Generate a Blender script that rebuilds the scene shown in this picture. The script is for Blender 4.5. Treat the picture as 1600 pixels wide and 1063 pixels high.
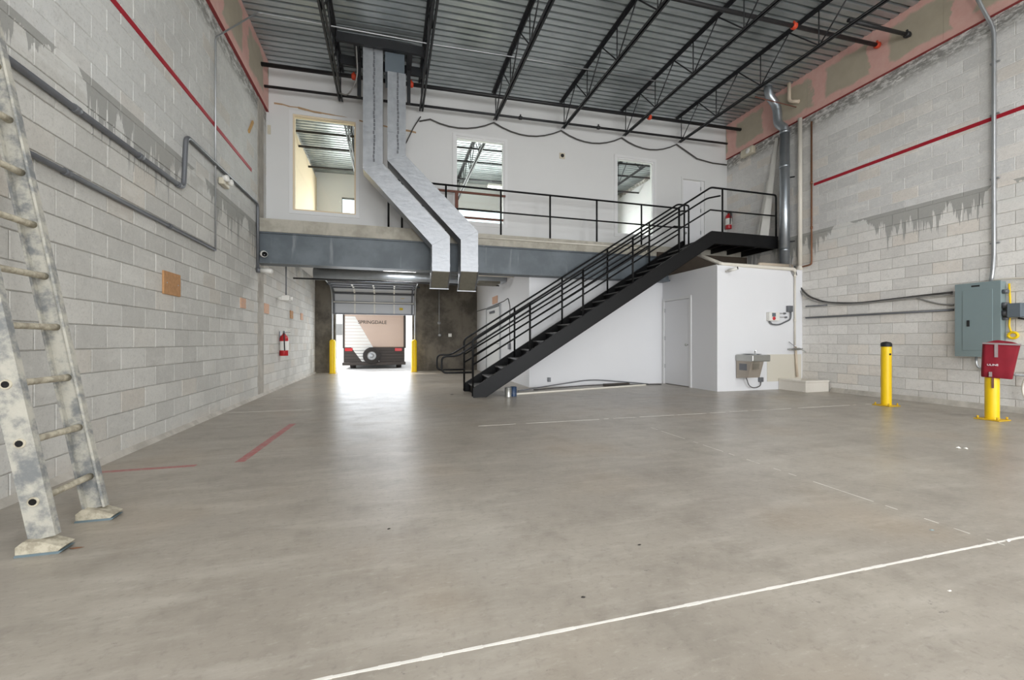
import bpy, bmesh, math, random
from mathutils import Vector, Matrix
random.seed(7)
for o in list(bpy.data.objects): bpy.data.objects.remove(o, do_unlink=True)
sc = bpy.context.scene
C = sc.collection

# ------------------------------------------------------------------ camera
F_PX, YAW, CX, CY, H = 662.0, math.radians(16.0), 800.0, 533.0, 1.08
SN, CS = math.sin(YAW), math.cos(YAW)
cam = bpy.data.objects.new('camera', bpy.data.cameras.new('camera'))
C.objects.link(cam); sc.camera = cam
cam.data.sensor_width = 36.0
cam.data.lens = F_PX/1600*36
cam.data.shift_y = (CY-531.5)/1600
cam.data.clip_start = 0.05; cam.data.clip_end = 300
cam.location = (0, 0, H)
cam.rotation_euler = (math.pi/2, 0, -YAW)

# ------------------------------------------------------------------ world, lights, exposure
w = bpy.data.worlds.new('sky'); sc.world = w; w.use_nodes = True
wn = w.node_tree.nodes
wn['Background'].inputs[0].default_value = (0.86, 0.93, 1.0, 1)
wn['Background'].inputs[1].default_value = 2.6
def area(name, loc, rot, sx, sy, power, col=(1, 1, 1)):
    l = bpy.data.lights.new(name, 'AREA'); l.shape = 'RECTANGLE'; l.size = sx; l.size_y = sy
    l.energy = power; l.color = col
    o = bpy.data.objects.new(name, l); C.objects.link(o); o.location = loc; o.rotation_euler = rot
    return o
sun = bpy.data.lights.new('sun', 'SUN'); sun.energy = 3.2; sun.angle = 0.02; sun.color = (1, .96, .9)
so = bpy.data.objects.new('sun', sun); C.objects.link(so); so.rotation_euler = (math.radians(38), 0, math.radians(-150))
R90 = math.pi/2
# fill light at two added dock openings in the wall behind the camera
area('dock_fill_a', (0.4, -5.75, 2.1), (R90, 0, 0), 4.2, 4.0, 430, (.965, .985, 1))
area('dock_fill_b', (6.4, -5.75, 2.1), (R90, 0, 0), 4.2, 4.0, 430, (.965, .985, 1))
# daylight through the roll-up door at the far end
area('door_daylight', (-0.53, 15.85, 1.0), (-R90, 0, 0), 2.4, 1.9, 64, (.86, .93, 1))
# daylight through the upper office windows
area('office_daylight', (3.2, 15.3, 5.3), (-R90, 0, 0), 10.0, 1.2, 420, (1, .99, .97))
FILL_W = 67  # power of each added high bay fill lamp
VS = sc.view_settings
VS.view_transform = 'Standard'; VS.look = 'None'; VS.exposure = 0.0; VS.gamma = 1.0; VS.use_curve_mapping = False

# ------------------------------------------------------------------ measuring helpers
def ray(x, y):
    u = (x-CX)/F_PX
    return Vector((CS*u+SN, -SN*u+CS, -(y-CY)/F_PX))
O = Vector((0, 0, H))
def PY(x, y, Y): d = ray(x, y); return O+d*(Y/d.y)
def PX(x, y, X): d = ray(x, y); return O+d*(X/d.x)
def PZ(x, y, Z=0.0): d = ray(x, y); return O+d*((Z-H)/d.z)
def proj(p):
    fw = SN*p[0]+CS*p[1]; rt = CS*p[0]-SN*p[1]
    if fw < .05: return None
    return CX+F_PX*rt/fw, CY-F_PX*(p[2]-H)/fw

# ------------------------------------------------------------------ materials
MATS = {}
def newmat(name):
    m = bpy.data.materials.new(name); m.use_nodes = True; MATS[name] = m
    nt = m.node_tree; return m, nt, nt.nodes['Principled BSDF']
def N(nt, t, **kw):
    n = nt.nodes.new(t)
    for k, v in kw.items(): setattr(n, k, v)
    return n
def L(nt, a, b): nt.links.new(a, b)
def M(nt, op, a, b=None, c=None, clamp=False):
    n = N(nt, 'ShaderNodeMath', operation=op); n.use_clamp = clamp
    for i, v in enumerate((a, b, c)):
        if v is None: continue
        if isinstance(v, (int, float)): n.inputs[i].default_value = v
        else: L(nt, v, n.inputs[i])
    return n.outputs[0]
def MIX(nt, fac, a, b, blend='MIX'):
    n = N(nt, 'ShaderNodeMix', data_type='RGBA', blend_type=blend)
    for i, v in ((0, fac), (6, a), (7, b)):
        if isinstance(v, (int, float)): n.inputs[i].default_value = v
        elif isinstance(v, tuple): n.inputs[i].default_value = (*v, 1) if len(v) == 3 else v
        else: L(nt, v, n.inputs[i])
    return n.outputs[2]
def NOISE(nt, vec, scale, detail=4, rough=.55, dim='3D', w=None):
    n = N(nt, 'ShaderNodeTexNoise', noise_dimensions=dim)
    n.inputs['Scale'].default_value = scale; n.inputs['Detail'].default_value = detail; n.inputs['Roughness'].default_value = rough
    if dim == '1D': L(nt, w, n.inputs['W'])
    elif vec is not None: L(nt, vec, n.inputs['Vector'])
    return n.outputs['Fac']
def STEP(nt, v, lo, hi):
    n = N(nt, 'ShaderNodeMapRange', interpolation_type='SMOOTHSTEP')
    L(nt, v, n.inputs[0]); n.inputs[1].default_value = lo; n.inputs[2].default_value = hi
    return n.outputs[0]
def POS(nt):
    g = N(nt, 'ShaderNodeNewGeometry'); s = N(nt, 'ShaderNodeSeparateXYZ'); L(nt, g.outputs['Position'], s.inputs[0])
    return g.outputs['Position'], s.outputs[0], s.outputs[1], s.outputs[2], g
def STRETCH(nt, pos, sc3):
    n = N(nt, 'ShaderNodeVectorMath', operation='MULTIPLY'); L(nt, pos, n.inputs[0]); n.inputs[1].default_value = sc3
    return n.outputs[0]
def BUMP(nt, b, h, strength, dist=.01):
    n = N(nt, 'ShaderNodeBump'); n.inputs['Strength'].default_value = strength; n.inputs['Distance'].default_value = dist
    L(nt, h, n.inputs['Height']); L(nt, n.outputs[0], b.inputs['Normal'])
def srgb(r, g, b):
    f = lambda v: (v/255/12.92) if v/255 <= .04045 else ((v/255+.055)/1.055)**2.4
    return (f(r), f(g), f(b))
def simple(name, col, rough=.5, metal=0, var=.08, scale=6, bump=0, bscale=40):
    m, nt, b = newmat(name)
    pos, *_ = POS(nt)
    n = NOISE(nt, pos, scale)
    c = MIX(nt, n, tuple(v*(1-var) for v in col), tuple(min(1, v*(1+var)) for v in col))
    L(nt, c, b.inputs['Base Color'])
    b.inputs['Roughness'].default_value = rough; b.inputs['Metallic'].default_value = metal
    if bump: BUMP(nt, b, NOISE(nt, pos, bscale), bump)
    return m
def block_mat(name, zl, ztop, lower, upper, mortar=False, upvar=.13):
    m, nt, b = newmat(name)
    pos, x, y, z, g = POS(nt)
    oi = N(nt, 'ShaderNodeObjectInfo')
    rnd = M(nt, 'FRACT', M(nt, 'ADD', oi.outputs['Random'], M(nt, 'MULTIPLY', g.outputs['Random Per Island'], 7.13)))
    up = STEP(nt, z, zl-.005, zl+.005)
    base = MIX(nt, up, lower, upper)
    if not mortar:
        amt = M(nt, 'SUBTRACT', .20, M(nt, 'MULTIPLY', up, upvar))
        v = M(nt, 'MULTIPLY', M(nt, 'SUBTRACT', rnd, .5), amt)
        hsv = N(nt, 'ShaderNodeHueSaturation'); L(nt, base, hsv.inputs['Color']); L(nt, M(nt, 'ADD', 1, v), hsv.inputs['Value'])
        base = hsv.outputs[0]
        r2 = M(nt, 'FRACT', M(nt, 'MULTIPLY', rnd, 17.3))
        warm = M(nt, 'MULTIPLY', STEP(nt, r2, .80, .95), .45)
        base = MIX(nt, warm, base, tuple(v*f for v, f in zip(lower, (1.04, .95, .86))))
    big = NOISE(nt, pos, .9, 5, .6)
    base = MIX(nt, M(nt, 'MULTIPLY', STEP(nt, big, .42, .7), .32), base, tuple(v*.74 for v in lower))
    fine = NOISE(nt, pos, 55, 3, .7)
    base = MIX(nt, M(nt, 'MULTIPLY', STEP(nt, fine, .52, .70), .34), base, tuple(v*.55 for v in lower))
    mid = NOISE(nt, pos, 17, 5, .75)
    base = MIX(nt, M(nt, 'MULTIPLY', STEP(nt, mid, .52, .68), .34), base, tuple(v*.72 for v in lower))
    base = MIX(nt, M(nt, 'MULTIPLY', STEP(nt, mid, .47, .34), .30), base, tuple(min(1, v*1.2) for v in lower))
    smear = NOISE(nt, STRETCH(nt, pos, (1, .5, 1.6)), 3.0, 6, .7)
    base = MIX(nt, M(nt, 'MULTIPLY', STEP(nt, smear, .55, .68), .35), base, tuple(min(1, v*1.22) for v in lower))
    # slurry that ran down from the bond beam and dried there
    patch = STEP(nt, NOISE(nt, None, .85, 2, .5, '1D', y), .36, .58)
    run = NOISE(nt, None, 9, 4, .75, '1D', y)
    ln = M(nt, 'MULTIPLY', M(nt, 'MULTIPLY', patch, M(nt, 'POWER', run, 2.0)), 1.55)
    dz = M(nt, 'SUBTRACT', zl, z)
    inside = M(nt, 'MULTIPLY', M(nt, 'GREATER_THAN', dz, 0), M(nt, 'LESS_THAN', dz, ln))
    base = MIX(nt, M(nt, 'MULTIPLY', inside, .75), base, srgb(150, 150, 146))
    pale = M(nt, 'MULTIPLY', M(nt, 'GREATER_THAN', dz, 0), STEP(nt, M(nt, 'SUBTRACT', .55, dz), 0, .4))
    pale = M(nt, 'MULTIPLY', pale, M(nt, 'SUBTRACT', 1, inside))
    base = MIX(nt, M(nt, 'MULTIPLY', pale, M(nt, 'MULTIPLY', STEP(nt, smear, .38, .6), .75)), base, srgb(220, 220, 216))
    # rough mortar packed under the head of the wall
    top = NOISE(nt, STRETCH(nt, pos, (1, 2.0, 5)), 3, 6, .75)
    tz = M(nt, 'SUBTRACT', ztop, z)
    tm = M(nt, 'MULTIPLY', STEP(nt, M(nt, 'SUBTRACT', .42, tz), 0, .25), STEP(nt, top, .38, .56))
    base = MIX(nt, M(nt, 'MULTIPLY', tm, .8), base, srgb(112, 110, 104))
    # splashed efflorescence along the foot of the wall
    fz = M(nt, 'MULTIPLY', STEP(nt, M(nt, 'SUBTRACT', .22, z), 0, .2), STEP(nt, smear, .4, .6))
    base = MIX(nt, M(nt, 'MULTIPLY', fz, .6), base, srgb(208, 200, 190))
    L(nt, base, b.inputs['Base Color'])
    b.inputs['Roughness'].default_value = .9
    hb = M(nt, 'ADD', M(nt, 'MULTIPLY', fine, .6), M(nt, 'ADD', smear, mid))
    BUMP(nt, b, hb, .5, .008)
    return m
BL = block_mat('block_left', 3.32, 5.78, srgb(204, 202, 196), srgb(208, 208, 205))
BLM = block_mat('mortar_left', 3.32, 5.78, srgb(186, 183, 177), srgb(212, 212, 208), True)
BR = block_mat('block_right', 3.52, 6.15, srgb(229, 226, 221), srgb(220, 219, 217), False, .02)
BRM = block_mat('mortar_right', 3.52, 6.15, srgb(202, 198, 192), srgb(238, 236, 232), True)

def pink_mat():
    m, nt, b = newmat('pink_drywall')
    pos, x, y, z, g = POS(nt)
    n = NOISE(nt, pos, 2.6, 5, .6)
    u = M(nt, 'PINGPONG', M(nt, 'ADD', y, M(nt, 'MULTIPLY', n, .5)), .61)
    seam = STEP(nt, M(nt, 'ADD', u, M(nt, 'MULTIPLY', n, .25)), .26, .33)
    uv = N(nt, 'ShaderNodeTexCoord'); s = N(nt, 'ShaderNodeSeparateXYZ'); L(nt, uv.outputs['Generated'], s.inputs[0])
    e = M(nt, 'PINGPONG', M(nt, 'ADD', s.outputs[2], M(nt, 'MULTIPLY', M(nt, 'SUBTRACT', n, .5), .3)), .5)
    edge = STEP(nt, e, .12, .2)
    f = M(nt, 'MULTIPLY', seam, edge)
    pk = MIX(nt, NOISE(nt, pos, 8, 4), srgb(214, 160, 150), srgb(228, 192, 182))
    fl = MIX(nt, NOISE(nt, pos, 5, 4), srgb(172, 160, 142), srgb(190, 182, 162))
    L(nt, MIX(nt, f, pk, fl), b.inputs['Base Color']); b.inputs['Roughness'].default_value = .85
    BUMP(nt, b, n, .3, .004)
    return m
PINK = pink_mat()

def floor_mat():
    m, nt, b = newmat('polished_concrete')
    pos, x, y, z, g = POS(nt)
    a = NOISE(nt, pos, .55, 6, .6); c = NOISE(nt, pos, 3.2, 7, .65); d = NOISE(nt, pos, 26, 4, .7)
    sweep = NOISE(nt, STRETCH(nt, pos, (1.0, 4.5, 1)), 1.3, 6, .65)
    col = MIX(nt, STEP(nt, a, .34, .68), srgb(152, 144, 133), srgb(167, 159, 147))
    col = MIX(nt, M(nt, 'MULTIPLY', STEP(nt, c, .46, .68), .42), col, srgb(128, 121, 111))
    col = MIX(nt, M(nt, 'MULTIPLY', STEP(nt, sweep, .47, .70), .42), col, srgb(188, 181, 170))
    col = MIX(nt, M(nt, 'MULTIPLY', STEP(nt, d, .52, .74), .38), col, srgb(120, 113, 104))
    d2 = NOISE(nt, STRETCH(nt, pos, (1.5, 4, 1)), 9, 6, .75)
    col = MIX(nt, M(nt, 'MULTIPLY', STEP(nt, d2, .54, .70), .42), col, srgb(126, 119, 110))
    col = MIX(nt, M(nt, 'MULTIPLY', STEP(nt, d2, .46, .30), .35), col, srgb(192, 186, 176))
    # faded tan traffic stain
    t = NOISE(nt, pos, .8, 3, .5)
    col = MIX(nt, M(nt, 'MULTIPLY', STEP(nt, t, .5, .72), .22), col, srgb(182, 160, 132))
    # black scuffs
    sp = NOISE(nt, pos, 5.5, 8, .8); spot = M(nt, 'MULTIPLY', STEP(nt, sp, .645, .67), STEP(nt, a, .42, .52))
    col = MIX(nt, M(nt, 'MULTIPLY', spot, .55), col, srgb(84, 80, 76))
    # worn red marking paint: one line across, one line towards the back
    wear = STEP(nt, NOISE(nt, pos, 14, 5, .75), .36, .52)
    def band(v, c0, hw): return M(nt, 'LESS_THAN', M(nt, 'ABSOLUTE', M(nt, 'SUBTRACT', v, c0)), hw)
    def rng(v, lo, hi): return M(nt, 'MULTIPLY', M(nt, 'GREATER_THAN', v, lo), M(nt, 'LESS_THAN', v, hi))
    r1 = M(nt, 'MULTIPLY', band(y, 4.285, .032), rng(x, -2.42, -1.62))
    r2 = M(nt, 'MULTIPLY', band(M(nt, 'SUBTRACT', x, M(nt, 'MULTIPLY', y, .039)), -1.462, .04), rng(y, 4.3, 6.1))
    red = M(nt, 'MULTIPLY', M(nt, 'MAXIMUM', r1, r2), M(nt, 'ADD', .35, M(nt, 'MULTIPLY', wear, .45)))
    col = MIX(nt, red, col, srgb(172, 66, 72))
    L(nt, col, b.inputs['Base Color'])
    r = M(nt, 'ADD', .25, M(nt, 'MULTIPLY', c, .18))
    r = M(nt, 'ADD', r, M(nt, 'MULTIPLY', M(nt, 'SUBTRACT', d, .5), .12))
    L(nt, r, b.inputs['Roughness'])
    b.inputs['Specular IOR Level'].default_value = .55
    BUMP(nt, b, M(nt, 'ADD', sweep, M(nt, 'MULTIPLY', c, .6)), .10, .02)
    return m
FLOOR = floor_mat()

def deck_mat():
    m, nt, b = newmat('galvanised_deck')
    pos, *_ = POS(nt)
    n = NOISE(nt, STRETCH(nt, pos, (.6, 3.5, 1)), 2.2, 6, .65); k = NOISE(nt, pos, .8, 3)
    c = MIX(nt, n, srgb(148, 156, 158), srgb(214, 219, 220))
    c = MIX(nt, M(nt, 'MULTIPLY', STEP(nt, k, .5, .7), .45), c, srgb(118, 126, 126))
    L(nt, c, b.inputs['Base Color']); b.inputs['Metallic'].default_value = .75
    L(nt, M(nt, 'ADD', .22, M(nt, 'MULTIPLY', n, .3)), b.inputs['Roughness'])
    return m
DECK = deck_mat()
def foil_mat():
    m, nt, b = newmat('foil_wrap')
    pos, *_ = POS(nt)
    n = NOISE(nt, pos, 7, 5, .6)
    L(nt, MIX(nt, n, srgb(138, 140, 144), srgb(192, 194, 197)), b.inputs['Base Color'])
    b.inputs['Metallic'].default_value = .85; L(nt, M(nt, 'ADD', .30, M(nt, 'MULTIPLY', n, .3)), b.inputs['Roughness'])
    BUMP(nt, b, M(nt, 'ADD', n, NOISE(nt, STRETCH(nt, pos, (1, 1, 3.5)), 5, 3, .5)), .16, .02)
    return m
FOIL = foil_mat()
def stained_concrete(name, a, bb, scale=1.2):
    m, nt, b = newmat(name)
    pos, *_ = POS(nt)
    n = NOISE(nt, pos, scale, 7, .65); k = NOISE(nt, STRETCH(nt, pos, (4, 4, .6)), 1.6, 5, .6); d = NOISE(nt, pos, 30, 4)
    c = MIX(nt, STEP(nt, n, .38, .62), a, bb)
    c = MIX(nt, M(nt, 'MULTIPLY', STEP(nt, k, .52, .72), .35), c, tuple(v*.6 for v in a))
    c = MIX(nt, M(nt, 'MULTIPLY', d, .15), c, tuple(v*.5 for v in a))
    L(nt, c, b.inputs['Base Color']); b.inputs['Roughness'].default_value = .85
    BUMP(nt, b, M(nt, 'ADD', n, d), .3, .006)
    return m
TILT = stained_concrete('tilt_up_concrete', srgb(84, 79, 71), srgb(122, 115, 104), 1.3)
SLAB = stained_concrete('slab_concrete', srgb(160, 155, 143), srgb(186, 181, 169), 2.2)
TIECOL = stained_concrete('column_concrete', srgb(164, 158, 148), srgb(188, 182, 172), 2)
CURB = stained_concrete('curb_concrete', srgb(178, 172, 162), srgb(200, 194, 184), 3)
def beam_mat():
    m, nt, b = newmat('beam_paint')
    pos, *_ = POS(nt)
    k = NOISE(nt, STRETCH(nt, pos, (5, 5, .5)), 1.5, 5, .6); n = NOISE(nt, pos, 2, 5)
    c = MIX(nt, STEP(nt, n, .35, .7), srgb(88, 96, 102), srgb(108, 116, 122))
    c = MIX(nt, M(nt, 'MULTIPLY', STEP(nt, k, .6, .75), .45), c, srgb(160, 164, 166))
    L(nt, c, b.inputs['Base Color']); b.inputs['Roughness'].default_value = .5
    return m
BEAM = beam_mat()
WHITE = simple('white_paint', srgb(218, 218, 217), .7, 0, .025, 1.5, .05, 90)
WHITE2 = simple('cool_white_paint', srgb(226, 226, 228), .55, 0, .02, 1.5, .04, 90)
TRIM = simple('trim_white', srgb(226, 226, 226), .5, 0, .02)
CREAM = simple('cream_paint', srgb(226, 208, 178), .75, 0, .04, 2)
BLACK = simple('black_steel', srgb(20, 20, 21), .45, 0, .12, 5, .1, 30)
BLACK.node_tree.nodes['Principled BSDF'].inputs['Specular IOR Level'].default_value = .22
JOIST = simple('joist_paint', srgb(46, 47, 50), .5, .2, .2, 6, .1, 30)
TREAD = simple('tread_steel', srgb(96, 95, 94), .55, .1, .2, 8)
PIPEBLK = simple('pipe_black', srgb(40, 40, 42), .45, .2, .2, 6)
ORANGE = simple('coupling_orange', srgb(206, 70, 40), .5, 0, .1)
RED = simple('red_stripe_paint', srgb(168, 20, 40), .6, 0, .06, 12)
CAULK = simple('fire_caulk_red', srgb(140, 52, 52), .7, 0, .3, 9)
EMT = simple('conduit_steel', srgb(178, 180, 182), .35, .7, .12, 9)
EMTD = simple('grey_conduit', srgb(112, 114, 118), .45, .35, .12, 9)
GALV = simple('galvanised_pipe', srgb(176, 182, 188), .3, .8, .15, 7, .1, 25)
PVC = simple('pvc_white', srgb(224, 218, 206), .4, 0, .05, 6)
PVCB = simple('pvc_beige', srgb(212, 196, 176), .45, 0, .08, 6)
COPPER = simple('old_copper', srgb(134, 92, 66), .5, .4, .25, 9)
YEL = simple('safety_yellow', srgb(246, 204, 8), .42, 0, .06, 7)
YELD = simple('plate_yellow', srgb(206, 168, 30), .55, 0, .15, 20)
RUBBER = simple('black_rubber', srgb(28, 28, 30), .6, 0, .1)
PANEL = simple('panel_grey', srgb(134, 150, 152), .45, .1, .03, 5)
PANELD = simple('switch_box_grey', srgb(104, 114, 122), .45, .2, .08, 5)
BAG = simple('bag_red', srgb(128, 6, 30), .8, 0, .15, 9, .2, 30)
BAGTRIM = simple('bag_strap_grey', srgb(146, 132, 132), .8, 0, .1, 30)
INK = simple('white_ink', srgb(238, 234, 236), .6, 0, .01)
OSB = simple('osb_board', srgb(186, 140, 96), .8, 0, .35, 28, .3, 40)
OSBP = simple('plywood_pink', srgb(206, 166, 140), .8, 0, .2, 28)
FIRE = simple('extinguisher_red', srgb(176, 26, 34), .35, 0, .05)
PLASTIC = simple('white_plastic', srgb(228, 226, 220), .45, 0, .03)
BEIGEP = simple('beige_plastic', srgb(206, 198, 178), .5, 0, .05)
LENS = simple('dark_lens', srgb(18, 18, 20), .15, 0, .02)
STEEL = simple('stainless', srgb(176, 176, 172), .3, .75, .1, 10)
FTN = simple('fountain_panel', srgb(166, 156, 144), .4, .3, .08, 6)
BASIN = simple('basin_stone', srgb(226, 220, 210), .55, 0, .05, 30)
FRP = simple('cream_wall_panel', srgb(214, 208, 194), .45, 0, .02, 3)
PLASTER = stained_concrete('plastered_aluminium', srgb(122, 124, 124), srgb(184, 180, 168), 9)
PLASTERD = stained_concrete('caked_plaster', srgb(156, 148, 130), srgb(196, 188, 168), 20)
BLUEP = simple('blue_rubber', srgb(104, 120, 126), .7, 0, .1, 20)
DOORP = simple('door_section_paint', srgb(196, 198, 202), .45, .1, .05, 4)
DOORD = simple('door_frame_steel', srgb(96, 98, 102), .45, .4, .1, 6)
DUSTY = simple('dusty_sheet_metal', srgb(116, 112, 100), .55, .2, .25, 14)
CABLE = simple('cable_jacket', srgb(70, 68, 66), .6, 0, .15, 8)
CABLEG = simple('cable_grey', srgb(140, 138, 134), .6, 0, .1, 8)
GLUE = simple('dried_adhesive', srgb(176, 146, 112), .85, 0, .2, 20)
TAN = simple('bare_wood', srgb(190, 152, 98), .75, 0, .2, 15)
RUST = simple('rusted_steel', srgb(116, 76, 64), .8, .1, .25, 14)
JOINTF = simple('joint_filler', srgb(226, 222, 214), .7, 0, .12, 18)
TRBODY = simple('trailer_beige', srgb(214, 190, 174), .5, 0, .02, 3)
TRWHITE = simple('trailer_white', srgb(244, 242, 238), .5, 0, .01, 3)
TRDARK = simple('trailer_brown', srgb(66, 58, 54), .5, 0, .06, 3)
TAIL = simple('tail_lamp_red', srgb(206, 40, 48), .3, 0, .03)
TYRE = simple('tyre_rubber', srgb(54, 50, 48), .8, 0, .1)
ASPH = simple('yard_concrete', srgb(206, 202, 198), .9, 0, .06, 1)
FARW = simple('far_stucco', srgb(232, 228, 222), .9, 0, .02, 1)
STICK = simple('yellow_sticker', srgb(214, 186, 40), .6, 0, .03)
PAPER = simple('paper_scrap', srgb(232, 228, 220), .8, 0, .05)
LEAF = simple('dry_leaf', srgb(120, 84, 60), .8, 0, .2, 40)
DARKLEAF = simple('dark_leaf', srgb(46, 40, 38), .8, 0, .2, 40)
CANB = simple('can_blue', srgb(44, 66, 96), .4, .1, .1)
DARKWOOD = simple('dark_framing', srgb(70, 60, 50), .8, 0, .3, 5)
UNDER = simple('ceiling_white', srgb(206, 202, 196), .8, 0, .06, 1.5)
def glass_mat():
    m, nt, b = newmat('window_glass')
    out = nt.nodes['Material Output']
    t = N(nt, 'ShaderNodeBsdfTransparent'); t.inputs[0].default_value = (.93, .96, .95, 1)
    g = N(nt, 'ShaderNodeBsdfGlossy'); g.inputs['Roughness'].default_value = .03
    f = N(nt, 'ShaderNodeFresnel'); f.inputs[0].default_value = 1.45
    mx = N(nt, 'ShaderNodeMixShader'); L(nt, f.outputs[0], mx.inputs[0]); L(nt, t.outputs[0], mx.inputs[1]); L(nt, g.outputs[0], mx.inputs[2])
    L(nt, mx.outputs[0], out.inputs['Surface'])
    return m
GLASS = glass_mat()
def lampmat(name, col, s):
    m, nt, b = newmat(name); b.inputs['Emission Color'].default_value = (*col, 1); b.inputs['Emission Strength'].default_value = s
    return m
TUBE = lampmat('lit_tube', (1, .98, .94), 6)

# ------------------------------------------------------------------ geometry helpers
class G:
    def __init__(s): s.v = []; s.f = []; s.sm = []
    def add(s, vs, fs, smooth=False):
        k = len(s.v); s.v += [tuple(v) for v in vs]
        for f in fs: s.f.append([i+k for i in f]); s.sm.append(smooth)
        return s
    def box(s, lo, hi):
        x0, y0, z0 = (min(a, b) for a, b in zip(lo, hi)); x1, y1, z1 = (max(a, b) for a, b in zip(lo, hi))
        return s.add([(x0,y0,z0),(x1,y0,z0),(x1,y1,z0),(x0,y1,z0),(x0,y0,z1),(x1,y0,z1),(x1,y1,z1),(x0,y1,z1)],
                     [(0,3,2,1),(4,5,6,7),(0,1,5,4),(1,2,6,5),(2,3,7,6),(3,0,4,7)])
    def bbox(s, lo, hi, b=.01):      # box with chamfered edges
        bm = bmesh.new(); bmesh.ops.create_cube(bm, size=1)
        sz = [abs(h-l) for l, h in zip(lo, hi)]; ce = [(h+l)/2 for l, h in zip(lo, hi)]
        for v in bm.verts: v.co = Vector([v.co[i]*sz[i]+ce[i] for i in range(3)])
        bmesh.ops.bevel(bm, geom=bm.edges[:], offset=min(b, min(sz)*.45), segments=2, affect='EDGES', profile=.5)
        bm.verts.index_update()
        s.add([v.co for v in bm.verts], [[v.index for v in f.verts] for f in bm.faces]); bm.free(); return s
    def bar(s, a, b, w, h, up=(0, 0, 1)):    # rectangular bar a to b
        a, b = Vector(a), Vector(b); d = (b-a).normalized(); u = Vector(up)
        if abs(d.dot(u)) > .99: u = Vector((0, 1, 0))
        r = d.cross(u).normalized()*w/2; t = r.cross(d).normalized()*h/2
        vs = [p+q for p in (a, b) for q in (-r-t, r-t, r+t, -r+t)]
        return s.add(vs, [(0,1,2,3),(7,6,5,4),(0,4,5,1),(1,5,6,2),(2,6,7,3),(3,7,4,0)])
    def tube(s, path, r, n=10, cap=True):
        P = [Vector(p) for p in path]; rings = []
        t0 = (P[1]-P[0]).normalized()
        nrm = t0.orthogonal().normalized()
        for i, p in enumerate(P):
            if i == 0: t = (P[1]-P[0]).normalized()
            elif i == len(P)-1: t = (P[-1]-P[-2]).normalized()
            else:
                t = ((P[i]-P[i-1]).normalized()+(P[i+1]-P[i]).normalized())
                t = t.normalized() if t.length > 1e-6 else (P[i+1]-P[i]).normalized()
            nrm = (nrm-t*nrm.dot(t)).normalized(); bn = t.cross(nrm)
            k = 1.0
            if 0 < i < len(P)-1:
                cs = max(.5, t.dot((P[i]-P[i-1]).normalized())); k = 1/cs
            rr = r[i] if isinstance(r, (list, tuple)) else r
            rings.append([p+(nrm*math.cos(2*math.pi*j/n)+bn*math.sin(2*math.pi*j/n))*rr*(1 if k < 1.01 else min(k, 1.3)) for j in range(n)])
        vs = [v for rg in rings for v in rg]; fs = []
        for i in range(len(P)-1):
            for j in range(n):
                fs.append((i*n+j, i*n+(j+1) % n, (i+1)*n+(j+1) % n, (i+1)*n+j))
        s.add(vs, fs, True)
        if cap:
            k = len(s.v)-len(vs)
            s.f.append([k+j for j in range(n)][::-1]); s.sm.append(False)
            s.f.append([k+(len(P)-1)*n+j for j in range(n)]); s.sm.append(False)
        return s
    def prism(s, poly, axis, a, b):   # polygon extruded along an axis; poly gives the two other coordinates in order
        def mk(p, q): 
            l = list(p); l.insert(axis, q); return l
        n = len(poly); vs = [mk(p, a) for p in poly]+[mk(p, b) for p in poly]
        fs = [tuple(range(n))[::-1], tuple(range(n, 2*n))]+[(i, (i+1) % n, n+(i+1) % n, n+i) for i in range(n)]
        return s.add(vs, fs)
    def lathe(s, prof, c, axis=2, n=20):
        c = Vector(c); vs = []; fs = []
        for r, h in prof:
            for j in range(n):
                a = 2*math.pi*j/n; p = [r*math.cos(a), r*math.sin(a)]; p.insert(axis, h); vs.append(c+Vector(p))
        for i in range(len(prof)-1):
            for j in range(n): fs.append((i*n+j, i*n+(j+1) % n, (i+1)*n+(j+1) % n, (i+1)*n+j))
        s.add(vs, fs, True)
        return s
    def obj(s, name, mat, parent=None, **kw): return link(name, s.mesh(name, mat), parent, **kw)
    def mesh(s, name, mat):
        me = bpy.data.meshes.new(name); me.from_pydata(s.v, [], s.f); me.materials.append(mat)
        for p, sm in zip(me.polygons, s.sm): p.use_smooth = sm
        bm = bmesh.new(); bm.from_mesh(me); bmesh.ops.recalc_face_normals(bm, faces=bm.faces); bm.to_mesh(me); bm.free()
        me.update(); return me
WORLD = {}
def link(name, me, parent=None, origin=None, **kw):
    o = bpy.data.objects.new(name, me); C.objects.link(o)
    if origin is None:
        xs = [v.co for v in me.vertices]
        lo = [min(v[i] for v in xs) for i in range(3)]; hi = [max(v[i] for v in xs) for i in range(3)]
        org = Vector(((lo[0]+hi[0])/2, (lo[1]+hi[1])/2, lo[2]))
        me.transform(Matrix.Translation(-org))
    else: org = Vector(origin)
    place(o, org, parent); tag(o, **kw); return o
def place(o, org, parent):
    WORLD[o] = Vector(org)
    if parent is not None: o.parent = parent; o.location = Vector(org)-WORLD[parent]
    else: o.location = org
def tag(o, label=None, cat=None, group=None, kind=None):
    if label: o['label'] = label
    if cat: o['category'] = cat
    if group: o['group'] = group
    if kind: o['kind'] = kind
def empty(name, loc, **kw):
    o = bpy.data.objects.new(name, None); C.objects.link(o); o.empty_display_size = .1
    place(o, Vector(loc), None); tag(o, **kw); return o
def dup(o, parent=None, off=(0, 0, 0), **kw):
    c = o.copy(); C.objects.link(c)
    place(c, WORLD[o]+Vector(off), parent); tag(c, **kw)
    for ch in [q for q in o.children]: dup(ch, c, off)
    return c
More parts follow.
